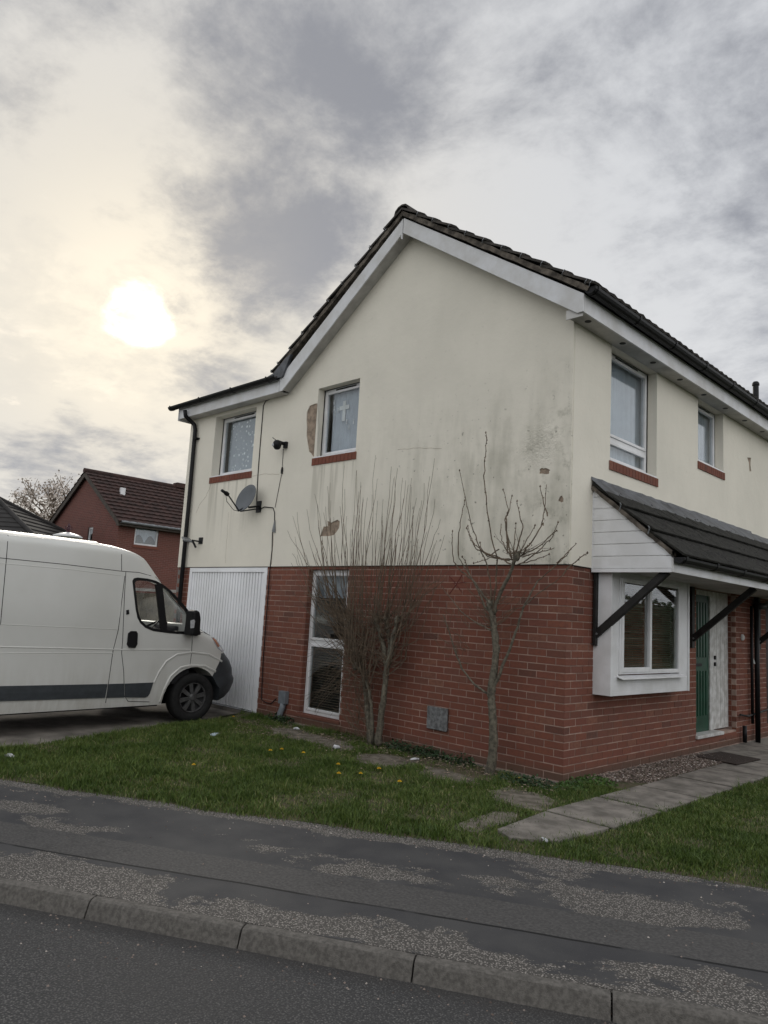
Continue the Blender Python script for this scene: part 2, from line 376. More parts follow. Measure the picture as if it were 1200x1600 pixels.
MT = dict(
    joint=pmat('mossy_joint', (.028, .026, .018), 1, .3, 30, .5, 90),
    oldslab=pmat('sunken_slab', (.165, .145, .12), .95, .25, 9, .9, 70, base2=(.085, .075, .055)),
    redpaint=pmat('faded_red_paint', (.15, .030, .026), .8, .2, 60, .3, 90),
    brick=mat_brick(), far_brick=mat_far_brick(), render=mat_render(), glass=mat_glass(),
    mortar=pmat('mortar', (.37, .265, .22), .95, .18, 5, .3, 200),
    upvc=pmat('white_upvc', (.72, .725, .74), .35, .05, 3, .03, 60, base2=(.62, .62, .62)),
    fascia=pmat('white_fascia', (.64, .65, .67), .4, .06, 2.5, .05, 40, base2=(.52, .515, .50)),
    soffit=pmat('soffit_board', (.48, .47, .45), .6, .1, 5, .05, 60),
    garage=pmat('garage_paint', (.82, .83, .85), .35, .03, 1.3, .03, 30, base2=(.74, .75, .76)),
    black=pmat('black_plastic', (.007, .007, .008), .5, .1, 10, .05, 60, spec=.25),
    blackwood=pmat('black_timber', (.012, .011, .010), .6, .3, 12, .3, 60),
    tile=pmat('roof_tile', (.055, .048, .042), .92, .35, 7, .8, 90, base2=(.028, .027, .024)),
    ctile=pmat('canopy_tile', (.026, .025, .022), .92, .35, 14, 1.0, 55, base2=(.012, .012, .010), spec=.2),
    lead=pmat('lead_flashing', (.075, .08, .09), .5, .3, 6, .35, 35, spec=.5),
    undercloak=pmat('verge_mortar', (.115, .098, .08), .95, .35, 10, .8, 60),
    scratch=pmat('bare_scratch_coat', (.32, .25, .19), .95, .2, 12, .8, 70),
    green=pmat('green_door_paint', (.007, .055, .030), .4, .15, 6, .1, 40),
    oldwhite=pmat('worn_white_paint', (.60, .60, .59), .55, .1, 9, .2, 50, base2=(.40, .39, .37)),
    stone=pmat('grey_sill', (.33, .31, .29), .9, .15, 8, .3, 90),
    darkroom=pmat('room_interior', (.16, .15, .14), .9, .1, 2, 0),
    curtain=pmat('net_curtain', (.37, .405, .46), .95, .06, 3, .05, 30),
    lace=mat_lace('speckled_curtain', (.30, .33, .37), (.85, .87, .90), 15, .42),
    blind=pmat('blind_slat', (.20, .165, .12), .6, .1, 4, 0),
    alu=pmat('grey_metal', (.20, .21, .22), .45, .15, 6, .1, 50, metal=.5),
    dish=pmat('dish_grey', (.115, .125, .135), .6, .06, 5, .03, 50),
    vent=pmat('weathered_plate', (.17, .175, .18), .7, .25, 22, .3, 60, base2=(.085, .085, .085)),
    conduit=pmat('grey_conduit', (.17, .19, .21), .55, .1, 8, .05, 60),
    kerb=pmat('kerb_concrete', (.125, .116, .105), .92, .25, 45, .5, 160, base2=(.085, .079, .071)),
    slab=pmat('path_slab', (.215, .195, .172), .92, .22, 4.5, .6, 110, base2=(.115, .105, .09)),
    concrete=pmat('driveway_concrete', (.22, .20, .175), .92, .25, 2.2, .6, 80, base2=(.10, .09, .08)),
    mat=pmat('doormat', (.045, .032, .026), 1, .2, 40, .9, 220),
    grass=mat_grass(), soil=mat_soil('lawn_soil', (.055, .062, .022), (.105, .080, .052)),
    earth=mat_soil('field_grass', (.04, .06, .02), (.06, .075, .03)),
    gravel=mat_gravel(),
    bark=pmat('bark', (.145, .130, .098), .95, .3, 30, 1.0, 120, base2=(.065, .058, .045)),
    twig=pmat('twig', (.125, .092, .062), .9, .3, 20, .2, 90, base2=(.062, .047, .034)),
    weed=pmat('weed_leaf', (.055, .115, .02), .6, .3, 12, .2, 50),
    darkweed=pmat('dark_weed_leaf', (.022, .05, .014), .6, .3, 12, .2, 50),
    yellow=pmat('dandelion_yellow', (.75, .48, .02), .8, .1, 50, .2, 300),
    stem=pmat('flower_stem', (.08, .11, .03), .7, .1, 20, 0),
    litter=pmat('litter_white', (.55, .56, .58), .6, .2, 25, .4, 60),
    bluelitter=pmat('litter_blue', (.28, .38, .45), .45, .4, 60, .3, 60, base2=(.5, .55, .58)),
    fartile=pmat('far_roof_tile', (.050, .026, .022), .9, .3, 2.5, .4, 30, base2=(.032, .020, .018)),
    darkroof=pmat('dark_far_roof', (.028, .026, .025), .9, .2, 1.5, .3, 20),
    barge=pmat('brown_barge', (.075, .062, .052), .8, .15, 5, .2, 40),
    fence=pmat('weathered_fence', (.17, .145, .11), .9, .25, 3, .3, 40),
    blossom=pmat('pale_blossom', (.62, .55, .49), .8, .2, 20, 0),
    maroon=pmat('maroon_metal', (.05, .012, .02), .5, .1, 10, 0),
    paint=mat_van(),
    strip=pmat('van_grey_strip', (.042, .048, .054), .5, .1, 12, .1, 150),
    seam=pmat('panel_gap', (.015, .015, .015), .8, .05, 5, 0),
    seamsoft=pmat('panel_crease', (.34, .34, .33), .5, .05, 5, 0),
    tyre=pmat('tyre_rubber', (.012, .012, .012), .85, .2, 20, .3, 120),
    rim=pmat('silver_wheel_trim', (.10, .10, .10), .45, .2, 15, .05, 60, metal=.4),
    liner=pmat('arch_liner', (.006, .006, .006), .95, .1, 5, 0),
    seat=pmat('cab_fabric', (.03, .03, .033), .9, .1, 10, .2, 80),
    amber=pmat('amber_lens', (.35, .12, .05), .25, .1, 10, 0),
    clearlens=pmat('clear_lens', (.45, .46, .48), .12, .1, 30, .1, 60, spec=.8),
)
# ------------------------------------------------------------------ ground, road, kerb, pavement
def pave(u0, u1, v0, v1, z):      # rectangle in street axes
    c = [SU * a + SV * b for a, b in ((u0, v0), (u1, v0), (u1, v1), (u0, v1))]
    return [(p.x, p.y, z) for p in c]
g = MB().add([(-900, -900, -.2), (900, -900, -.2), (900, 900, -.2), (-900, 900, -.2)], [(0, 1, 2, 3)])
tag(g.build('ground', MT['earth'], fix=False), kind='structure')
mb = MB().add(pave(-80, 80, -12, -4.2, -.12), [(0, 1, 2, 3)]); tag(mb.build('road', mat_asphalt('road'), fix=False), kind='structure')
mb = MB(); mb.prism([(p[0], p[1]) for p in pave(-80, 80, -4.17, -2.38, 0)], 2, -.19, -.03)
tag(mb.build('pavement', mat_asphalt('pavement')), kind='structure')
kb = MB(); kb.prism([(p[0], p[1]) for p in pave(-60, 60, -4.24, -4.16, 0)], 2, -.19, -.126); kerb = kb.build('kerb', MT['mortar']); tag(kerb, kind='structure')
u_j = (SU.dot(Vector((.787, -4.29, 0)))); KL = .868
def kerb_mesh(seed):
    r = random.Random(seed)
    prof = [(-4.145, -.18), (-4.148, -.036), (-4.165, -.031), (-4.205, -.032), (-4.222, -.038), (-4.232, -.052), (-4.262, -.122), (-4.262, -.18)]
    k = MB(); n = 7; L = KL - .009; vs = []
    for i in range(n):
        a = -L / 2 + L * i / (n - 1)
        for j, (v, z) in enumerate(prof):
            e = .004 if i in (0, n - 1) and 0 < j < 7 else 0
            q = SU * a + SV * (v + 4.2 + r.uniform(-.0015, .0015)); vs.append((q.x, q.y, z - e + r.uniform(-.0012, .001)))
    m = len(prof)
    fs = [(i * m + j, (i + 1) * m + j, (i + 1) * m + (j + 1) % m, i * m + (j + 1) % m) for i in range(n - 1) for j in range(m)]
    fs += [tuple(range(m)), tuple(range((n - 1) * m, n * m))[::-1]]
    k.add(vs, fs); me = k.mesh('kerb_stone')
    bm = bmesh.new(); bm.from_mesh(me); bmesh.ops.recalc_face_normals(bm, faces=bm.faces); bm.to_mesh(me); bm.free()
    me.materials.append(MT['kerb']); return me
kms = [kerb_mesh(i) for i in range(5)]
for i in range(-14, 16):
    ob = bpy.data.objects.new('kerb_stone', kms[i % 5]); COL.objects.link(ob); ob.parent = kerb
    c = SU * (u_j + KL * (i + .5)) + SV * -4.2; ob.location = (c.x, c.y, random.uniform(-.004, .004)); ob.rotation_euler.z = random.uniform(-.004, .004)

# driveway
dpx = [(418, 1106), (400, 1113), (335, 1127), (250, 1138), (130, 1158), (0, 1176)]
dv = [onz(px, py, -.06) for px, py in dpx]
e0 = dv[-1]; tgt = SV.dot(e0); k2 = (-2.38 - tgt)
vend = e0 + Vector((.0, -1, 0)) * ((tgt + 2.38) / .8746)
poly = [(p.x, p.y) for p in dv] + [(vend.x, vend.y)]
q = SU * (SU.dot(vend) - 9) + SV * -2.38
poly += [(q.x, q.y), (-14, .2), (-5.09, .2)]
mb = MB(); mb.prism(poly, 2, -.19, -.06); tag(mb.build('driveway', MT['concrete'], bevel=.01), kind='structure')
EDGE = dv + [vend]

# lawns
def inpoly(x, y, poly):
    ins = np.zeros(x.shape, bool); j = len(poly) - 1
    for i in range(len(poly)):
        xi, yi = poly[i][0], poly[i][1]; xj, yj = poly[j][0], poly[j][1]
        c = ((yi > y) != (yj > y)) & (x < (xj - xi) * (y - yi) / (yj - yi + 1e-12) + xi); ins ^= c; j = i
    return ins
def street(u, v): p = SU * u + SV * v; return (p.x, p.y)
ul = SU.dot(vend)
PV = -2.40
left_lawn = [(p.x + .02, p.y) for p in EDGE] + [street(ul, PV)] + [street(ul + (SU.dot(Vector((1.15, -2, 0))) - ul) * i / 14, PV + .035 * math.sin(i * 2.1) + .02 * math.sin(i * 5.3)) for i in range(1, 14)] + [street(SU.dot(Vector((1.14, -2.0, 0))), PV), (1.088, -1.1), (1.088, .3), (.3, .3), (.02, .55), (.01, .01), (-4.9, .01)]
right_lawn = [(1.09, -1.2), street(SU.dot(Vector((1.15, -2.0, 0))), PV)] + [street(SU.dot(Vector((1.15, -2.0, 0))) + .5 * i, PV + .04 * math.sin(i * 1.7)) for i in range(1, 10)] + [(6.5, 9), (1.09, 9)]
def lawn_sheet(name, poly):
    tri = geometry.tessellate_polygon([[Vector((p[0], p[1], 0)) for p in poly]])
    mbx = MB().add([(p[0], p[1], -.028) for p in poly], [tuple(t) for t in tri])
    n = len(poly)
    mbx.add([(p[0], p[1], -.028) for p in poly] + [(p[0], p[1], -.19) for p in poly], [(i, (i + 1) % n, n + (i + 1) % n, n + i) for i in range(n)])
    return tag(mbx.build(name, MT['soil']), kind='structure')
lawnL = lawn_sheet('lawn', left_lawn); lawnR = lawn_sheet('lawn', right_lawn)
# sunken paving along the wall and the garden path
def ground_poly(pxs, z=-.02): return [(lambda p: (p.x, p.y))(onz(a, b, z)) for a, b in pxs]
steps_px = [
    [(424, 1136), (470, 1139), (498, 1150), (545, 1160), (552, 1172), (520, 1172), (470, 1158), (428, 1146)],
    [(556, 1176), (600, 1178), (654, 1187), (650, 1197), (600, 1200), (562, 1190)],
    [(660, 1195), (700, 1203), (752, 1218), (745, 1228), (700, 1220), (655, 1207)],
    [(762, 1236), (790, 1230), (845, 1240), (868, 1252), (852, 1266), (815, 1262), (775, 1250)],
    [(702, 1296), (716, 1284), (770, 1268), (812, 1268), (806, 1284), (772, 1290), (742, 1300)],
]
SLABS = []
def rough_poly(poly, n=28, amp=.02):
    pts = []; k = len(poly)
    for i in range(k):
        a = Vector(poly[i]); b = Vector(poly[(i + 1) % k]); m = max(1, int((b - a).length / .12))
        for j in range(m):
            p = a.lerp(b, j / m); pts.append((p.x + random.uniform(-amp, amp), p.y + random.uniform(-amp, amp)))
    return pts
for sp in steps_px:
    po = rough_poly(ground_poly(sp)); SLABS.append(po)
    s_ = MB().prism(po, 2, -.08, -.022 + random.uniform(-.003, .003)); s_.build('paving_slab', MT['oldslab'], lawnL)
bed = MB().box(.52, 1.08, -1.2, 11, -.19, -.014); path = tag(bed.build('garden_path', MT['joint']), kind='structure')
yj = [-2.06, -1.12, -.22, .63, 1.47, 2.40, 3.3, 4.2, 5.1, 6, 6.9, 7.8, 8.7, 9.6]
for i in range(len(yj) - 1):
    x0, x1 = (.50, 1.10)
    a, b2 = yj[i] + .026, yj[i + 1] - .026
    if i == 0: po = [(.60, -1.93), (.78, -2.03), (1.04, -1.80), (1.09, b2), (.52, b2)]
    else: po = [(x0, a), (x1, a), (x1, b2), (x0, b2)]
    SLABS.append(po)
    zt = -.005 + random.uniform(-.003, .003)
    MB().prism(po, 2, -.07, zt).build('paving_slab', MT['slab'], path, bevel=.006)
for y0 in (2.42, 3.32, 4.22):
    po = [(.02, y0), (.49, y0), (.49, y0 + .88), (.02, y0 + .88)]
    if y0 > 3: MB().prism(po, 2, -.07, -.01).build('paving_slab', MT['slab'], path, bevel=.006)

# ------------------------------------------------------------------ house
H = 2.145
house = empty('house', (-1.5, .5, 0))
tag(house, 'two-storey corner house, flaking cream render over red brick, white gable boards', 'house')
GX0 = -7.66; DEP = 12.6
RIDX = -2.44; RIDZ = 6.80; PIT = math.tan(R(33.7))
def tess(outline, holes):
    loops = [[Vector((p[0], p[1], 0)) for p in outline]] + [[Vector((p[0], p[1], 0)) for p in h] for h in holes]
    tri = geometry.tessellate_polygon(loops); flat = [p for l in loops for p in l]
    return [(p.x, p.y) for p in flat], [tuple(t) for t in tri]
def rect(a0, a1, z0, z1): return [(a0, z0), (a1, z0), (a1, z1), (a0, z1)]
def wall_face(name, mat, outline, holes, depths, plane, val, parent, rim=True):
    """plane 1: y=val, holes go +y ; plane 0: x=val, holes go -x"""
    P = (lambda p, d: (p[0], val + d, p[1])) if plane == 1 else (lambda p, d: (val - d, p[0], p[1]))
    vs, fs = tess(outline, holes); m = MB(); m.add([P(p, 0) for p in vs], fs, 0)
    for h, d in list(zip(holes, depths)) + ([(outline, .22)] if rim else []):
        n = len(h); m.add([P(p, 0) for p in h] + [P(p, d) for p in h], [(i, (i + 1) % n, n + (i + 1) % n, n + i) for i in range(n)], 0)
    return m.build(name, mat, parent, fix=False)
# openings
W1 = (-6.853, -5.687, 3.66, 4.717); W2 = (-4.166, -3.286, 3.70, 4.743); W3 = (-4.11, -3.29, .13, 2.10)
GAR = (-7.27, -5.075, .0, 2.115)
F1 = (.824, 2.015, 3.384, 4.742); F2 = (3.302, 4.227, 3.85, 4.742)
DOOR = (3.27, 4.70, .19, 2.12)
def blob(pts, n=3, amp=.012):
    out = []; k = len(pts)
    for i in range(k):
        a = Vector(pts[i]); b = Vector(pts[(i + 1) % k])
        for j in range(n):
            p = a.lerp(b, j / n); out.append((p.x + random.uniform(-amp, amp), p.y + random.uniform(-amp, amp)))
    return out
def gpx(pxs): return [(lambda p: (p.x, p.z))(ony(a, b, -.015)) for a, b in pxs]
flakes = [
    blob(gpx([(496, 630), (484, 634), (479, 645), (479, 680), (483, 706), (489, 713), (494, 716), (495.5, 690), (496.5, 655)]), 3, .006),
    blob(gpx([(500, 838), (505, 823), (512, 822), (511, 814), (517, 816), (527, 812), (531, 814), (530, 825), (522, 836), (508, 838.5)]), 2, .006),
    blob(gpx([(843, 733), (853, 731), (859, 734), (858, 741), (843, 741)]), 3, .008),
    blob(gpx([(871, 783), (876, 775), (878, 773), (881, 784), (876, 786)]), 2, .008),
    blob(gpx([(846, 817), (850, 816), (850, 821), (846, 821)]), 2, .006),
]
zt = 4.86
def gz(x): return RIDZ - .10 - abs(x - RIDX) * PIT
outline = [(GX0, H), (0.011, H), (0.011, zt), (RIDX, RIDZ - .12), (-4.9, 4.95), (GX0, 4.95)]
outline[2] = (0.011, gz(0.011) - .02); outline[3] = (RIDX, gz(RIDX)); outline[4] = (-4.9, gz(-4.9))
holes = [rect(*W1), rect(*W2)] + flakes
rw = wall_face('rendered_wall', MT['render'], outline, holes, [.15, .12] + [.014] * len(flakes), 1, -.015, house)
for f in flakes:
    vs, fs = tess(f, []); MB().add([(p[0], -.003, p[1]) for p in vs], fs).build('bare_patch', MT['scratch'], rw, fix=False)
fl2 = [[(lambda p: (p.y, p.z))(onx(860 + a / 3.529, 420 + b / 3.529, .015)) for a, b in ((1085, 1040), (1107, 1042), (1104, 1085), (1108, 1115), (1098, 1118), (1094, 1070))]]
fo = [(.02, H), (DEP, H), (DEP, 4.80), (.02, 4.80)]
rw2 = wall_face('rendered_wall', MT['render'], fo, [rect(*F1), rect(*F2)] + fl2, [.12, .12, .012], 0, .015, house)
vs, fs = tess(fl2[0], []); MB().add([(.004, p[0], p[1]) for p in vs], fs).build('bare_patch', MT['scratch'], rw2, fix=False)
MB().box(.008, .0162, -.0162, -.004, H + .004, 4.84).build('corner_bead', MT['render'], rw2)
MB().box(-7.6, .012, -.012, .05, H - .008, H + .002).box(-.05, .012, .05, DEP, H - .008, H + .002).build('drip_bead', MT['black'], house)
# rear, far and party walls, floors: close the volume
m = MB().box(GX0, GX0 + .2, .0, 7, 0, 4.9).box(GX0, -.2, 6.8, 7, 0, 4.9).box(-5.1, -.05, DEP - .2, DEP, 0, 6.2).box(-5.1, -4.9, 6.9, DEP, 0, 5).box(-7.5, -.15, .2, 6.9, 2.25, 2.4).box(-4.9, -.15, 6.9, DEP - .2, 2.25, 2.4).box(-7.5, -.15, .2, 6.9, 4.86, 4.95).box(-4.9, -.15, 6.9, DEP - .2, 4.86, 4.95).box(-4.9, -4.8, .25, 6.8, 0, 2.25).box(-2.1, -2.0, .25, DEP - .3, 2.4, 4.85).box(-4.9, -4.8, .25, 6.7, 2.4, 4.85).box(-7.4, -.2, .25, 6.8, -.05, .0)
m.build('interior_wall', MT['darkroom'], house)

# brickwork ---------------------------------------------------------------
def brick_spans(lo, hi, cuts):
    segs = [(lo, hi)]
    for a, b in cuts:
        ns = []
        for s0, s1 in segs:
            if b <= s0 or a >= s1: ns.append((s0, s1)); continue
            if a > s0: ns.append((s0, a))
            if b < s1: ns.append((b, s1))
        segs = ns
    return segs
BR = []   # (x0,x1,y0,y1,z0,z1, face)
def lay(face, lo, hi, holes, z0=0.0, ztop=H, off=0.0):
    k = 0
    while True:
        a = z0 + .075 * k; b = min(a + .065, ztop - .003)
        if b - a < .02: break
        odd = k % 2
        edges = [0.0]; p = .1125 if odd else .225
        if face == 'F': p = .225 if odd else .1125
        while p < max(abs(lo), abs(hi)) + .3: edges.append(p); p += .225
        for e0, e1 in zip(edges[:-1], edges[1:]):
            s0, s1 = (e0 + (.005 if e0 else 0), e1 - .005)
            if face == 'G': s0, s1 = -s1, -s0
            cuts = [(h[0], h[1]) for h in holes if h[2] < b and h[3] > a]
            for c0, c1 in brick_spans(max(s0, lo), min(s1, hi), cuts):
                if c1 - c0 < .025: continue
                dz = random.uniform(-.0012, .0012); dp = random.uniform(-.0018, .0018)
                if face == 'G':
                    if e0 == 0: BR.append((c0, 0 + dp, 0 + dp, (.1025 if not odd else .215), a + dz, b + dz, 'C'))
                    else: BR.append((c0, c1, dp, .06, a + dz, b + dz, 'G'))
                else:
                    if e0 == 0 and lo == 0: continue
                    BR.append((-.06, dp, c0, c1, a + dz, b + dz, 'F'))
        k += 1
VENT = (-1.768, -1.47, .265, .516)
lay('G', GX0 + .01, 0, [(GAR[0], GAR[1], GAR[2], GAR[3]), W3])
lay('F', 0, DEP, [(DOOR[0], DOOR[1], DOOR[2], 2.2)])
# brick reveals at the door and tall window
for k in range(28):
    a = .075 * k
    if a > DOOR[2]:
        BR.append((-.165 if k % 2 else -.165, -.066, DOOR[1] - .004, DOOR[1] + .06, a, a + .065, 'F'))
    if W3[2] < a < W3[3] - .06:
        for xa, xb in ((W3[0] - .06, W3[0] + .002), (W3[1] - .002, W3[1] + .06)): BR.append((xa, xb, .066, .165, a, a + .065, 'G'))
mg = MB()
gv, gf = tess([(GX0 + .005, -.05), (-.007, -.05), (-.007, H), (GX0 + .005, H)], [rect(GAR[0] - .004, GAR[1] + .004, -.03, GAR[3]), rect(W3[0] - .004, W3[1] + .004, W3[2] - .004, W3[3] + .004)])
mg.add([(p[0], .0035, p[1]) for p in gv], gf)
for h in (GAR, W3):
    hh = rect(h[0] - .004, h[1] + .004, h[2] - .004, h[3] + .004); mg.add([(p[0], .0035, p[1]) for p in hh] + [(p[0], .21, p[1]) for p in hh], [(i, (i + 1) % 4, 4 + (i + 1) % 4, 4 + i) for i in range(4)])
gv, gf = tess([(.0035, -.05), (DEP, -.05), (DEP, H), (.0035, H)], [rect(DOOR[0] - .004, DOOR[1] + .004, DOOR[2], 2.13)])
mg.add([(-.0035, p[0], p[1]) for p in gv], gf)
hh = rect(DOOR[0] - .004, DOOR[1] + .004, DOOR[2], 2.13); mg.add([(-.0035, p[0], p[1]) for p in hh] + [(-.21, p[0], p[1]) for p in hh], [(i, (i + 1) % 4, 4 + (i + 1) % 4, 4 + i) for i in range(4)])
bw = mg.build('brick_wall', MT['mortar'], house, fix=False)
def vis(b):
    c = Vector(((b[0] + b[1]) / 2, (b[2] + b[3]) / 2, (b[4] + b[5]) / 2)); d = EYE - c; L = d.length
    nrm = Vector((0, -1, 0)) if b[6] in 'GC' else Vector((1, 0, 0)); L_ = (b[1] - b[0]) if b[6] in 'GC' else (b[3] - b[2])
    if b[6] == 'F' and .55 < c.y < 2.5 and c.z > .8: return 0
    if b[6] == 'F' and c.y > 2.6 and c.z > .8: return 0
    return L_ * .065 * d.normalized().dot(nrm) / L ** 2
BR.sort(key=vis, reverse=True)
bmeshes = {}
for b in BR[:296]:
    sz = tuple(round(b[i + 1] - b[i], 3) for i in (0, 2, 4))
    key = sz
    if key not in bmeshes:
        r_ = .003; me = MB().box(-sz[0] / 2, sz[0] / 2, -sz[1] / 2, sz[1] / 2, -sz[2] / 2, sz[2] / 2, 0).mesh('brick'); me.materials.append(MT['brick']); bmeshes[key] = me
    o = bpy.data.objects.new('brick', bmeshes[key]); COL.objects.link(o); o.parent = bw
    o.location = Vector(((b[0] + b[1]) / 2, (b[2] + b[3]) / 2, (b[4] + b[5]) / 2)) - ORG[house.name]
    o.rotation_euler = (random.uniform(-.004, .004), random.uniform(-.003, .003), random.uniform(-.006, .006))
m = MB()
for b in BR[296:]: m.box(*b[:6])
tag(m.build('brickwork', MT['brick'], bw), kind='stuff')
MB().prism(rect(GX0 - .0, .012, -.19, -.012), 1, -.012, .05).prism([(-.012, -.19), (DEP, -.19), (DEP, -.012), (-.012, -.012)], 0, -.05, .012).build('footing', MT['concrete'], house)

# windows -------------------------------------------------------------------
def P_(plane, d, a, z): return (a, d, z) if plane == 1 else (-d, a, z)
def pbox(m, plane, d0, d1, a0, a1, z0, z1):
    if plane == 1: m.box(a0, a1, min(d0, d1), max(d0, d1), z0, z1)
    else: m.box(min(-d0, -d1), max(-d0, -d1), a0, a1, z0, z1)
def ring(m, plane, d0, d1, a0, a1, z0, z1, t, tb=None):
    tb = tb or t
    pbox(m, plane, d0, d1, a0, a0 + t, z0, z1); pbox(m, plane, d0, d1, a1 - t, a1, z0, z1)
    pbox(m, plane, d0, d1, a0 + t, a1 - t, z0, z0 + tb); pbox(m, plane, d0, d1, a0 + t, a1 - t, z1 - t, z1)
def folds(m, plane, d, a0, a1, z0, z1, amp=.012, n=48, fr=9):
    vs = []
    for i in range(n + 1):
        a = a0 + (a1 - a0) * i / n; dd = d + amp * (math.sin(i / n * fr * 6.28) + .5 * math.sin(i / n * fr * 2.3 * 6.28 + 1))
        vs += [P_(plane, dd, a, z0), P_(plane, dd, a, z1)]
    m.add(vs, [(2 * i, 2 * i + 2, 2 * i + 3, 2 * i + 1) for i in range(n)], 0); return m
def window(name_label, plane, rc, d, split=None, curtain='curtain', vent=True, sill=True, fw=.055, sillb=.10):
    a0, a1, z0, z1 = rc; zf = z0 + (.02 if sill else 0)
    m = MB(); ring(m, plane, d, d + .06, a0 + .004, a1 - .004, zf, z1 - .004, fw)
    panes = []
    if split is None: panes = [(a0 + fw, a1 - fw, zf + fw, z1 - fw)]
    else:
        pbox(m, plane, d + .002, d + .058, a0 + fw, a1 - fw, split - .04, split + .04)
        panes = [(a0 + fw, a1 - fw, split + .04, z1 - fw), (a0 + fw, a1 - fw, zf + fw, split - .04)]
    wdw = m.build('window', MT['upvc'], house, bevel=.006)
    if name_label: wdw['label'] = name_label
    for p in panes:
        mm = MB(); ring(mm, plane, d - .012, d + .03, p[0] - .012, p[1] + .012, p[2] - .012, p[3] + .012, .035)
        mm.build('frame', MT['upvc'], wdw, bevel=.005)
        mm = MB(); pbox(mm, plane, d + .012, d + .018, p[0] + .02, p[1] - .02, p[2] + .02, p[3] - .02); mm.build('pane', MT['glass'], wdw)
    if vent:
        mm = MB(); w_ = (a1 - a0); pbox(mm, plane, d - .012, d + .002, a0 + w_ * .28, a1 - w_ * .24, z1 - .042, z1 - .022); mm.build('trickle_vent', MT['black'], wdw, bevel=.003)
    if sill:
        mm = MB(); pbox(mm, plane, -.02, d + .02, a0 + .002, a1 - .002, z0 - .002, z0 + .02); mm.build('sill', MT['upvc'], wdw)
        n = max(4, int(round((a1 - a0 + .03) / .075))); st = (a1 - a0 + .05) / n
        mm = MB(); pbox(mm, plane, -.022, .06, a0 - .025, a1 + .025, z0 - sillb, z0 - .004); mm.build('sill_mortar', MT['mortar'], wdw)
        for i in range(n):
            mm = MB(); pbox(mm, plane, -.030, .05, a0 - .025 + st * i + .004, a0 - .025 + st * (i + 1) - .004, z0 - sillb - .004, z0 - .001)
            mm.build('sill_brick', MT['brick'], wdw)
    if curtain:
        mm = MB(); folds(mm, plane, d + .085, a0 + .11, a1 + .0, z0 - .05, z1 + .05, .010, 60, 7 if curtain == 'curtain' else 3)
        mm.build('net_curtain', MT[curtain], wdw, smooth=True, fix=False)
    return wdw
w1 = window('upper window with speckled lace curtain above the garage', 1, W1, .148, None, 'lace')
w2 = window('upper window beside a bare patch, cross hung inside', 1, W2, .118, None, 'curtain')
mm = MB(); cx, cz = -3.80, 4.42
mm.box(cx - .03, cx + .03, .182, .188, cz - .17, cz + .13).box(cx - .10, cx + .10, .181, .187, cz + .0, cz + .06)
mm.build('cross', MT['fascia'], w2)
mm = MB()
for i in range(9):
    a = random.uniform(-4.05, -3.4); z = random.uniform(4.1, 4.55); mm.box(a, a + .02, .182, .187, z, z + .07)
mm.build('hanging_ornament', MT['litter'], w2)
w3 = window('tall ground-floor window in the brick wall behind the leafless shrub', 1, W3, .075, 1.10, None, vent=False, sill=False, fw=.06)
mm = MB(); pbox(mm, 1, .02 - .04, .09, W3[0] - .05, W3[1] + .02, .085, .128); mm.build('sill', MT['brick'], w3, bevel=.005)
mm = MB(); folds(mm, 1, .22, W3[0], W3[1], 1.72, 2.12, .008, 30, 5); mm.build('blind', MT['curtain'], w3, fix=False)
mm = MB()
for i in range(26): mm.box(W3[0], W3[1], .20, .23, .2 + i * .035, .205 + i * .035)
mm.build('blind_slat', MT['blind'], w3)
f1 = window('front upper window in two lights above the porch canopy', 0, F1, .115, 3.70, 'curtain')
f2 = window('small front upper window under the soffit', 0, F2, .108, None, 'curtain')

# eaves, verges --------------------------------------------------------------
def rf(x): return RIDZ - abs(x - RIDX) * PIT          # tile underside line
bt = [(.235, 4.935, 4.732), (RIDX, 6.712, 6.50), (-4.87, 4.997, 4.775)]
MB().prism([(.235, 4.735), (.235, 4.93), (RIDX + .006, 6.715), (RIDX + .006, 6.505), (.16, 4.735)], 1, -.205, -.185).build('barge_board', MT['fascia'], house, bevel=.004)
MB().prism([(-4.87, 4.775), (-4.87, 4.995), (RIDX - .006, 6.715), (RIDX - .006, 6.42), (RIDX - .03, 6.44), (RIDX - .03, 6.487), (-4.80, 4.775)], 1, -.205, -.185).build('barge_board', MT['fascia'], house, bevel=.004)
MB().prism([(.20, 4.77), (RIDX, 6.52), (-4.84, 4.80), (-4.84, 4.84), (RIDX, 6.56), (.20, 4.81)], 1, -.184, .02).build('verge_soffit', MT['soffit'], house)
MB().box(.215, .237, -.184, DEP, 4.732, 4.93).build('fascia', MT['fascia'], house, bevel=.003)
sof = MB().box(.012, .214, -.17, DEP, 4.742, 4.756).build('soffit', MT['soffit'], house)
for i in range(15):
    y = .07 + .782 * i; MB().lathe([(.001, 0), (.036, 0), (.036, .006), (.001, .006)], (.135, y, 4.7385), (0, 0, 1), 16).build('soffit_vent', MT['black'], sof)
MB().box(.02, .212, -.184, -.17, 4.70, 4.80).build('box_end', MT['soffit'], house)
MB().box(-7.76, -4.88, -.205, -.185, 4.772, 4.97).build('fascia', MT['fascia'], house, bevel=.003)
MB().box(-7.76, -4.88, -.184, .0, 4.776, 4.79).build('soffit', MT['soffit'], house)
MB().box(-7.78, -7.762, -.22, .2, 4.74, 5.02).build('box_end', MT['fascia'], house)
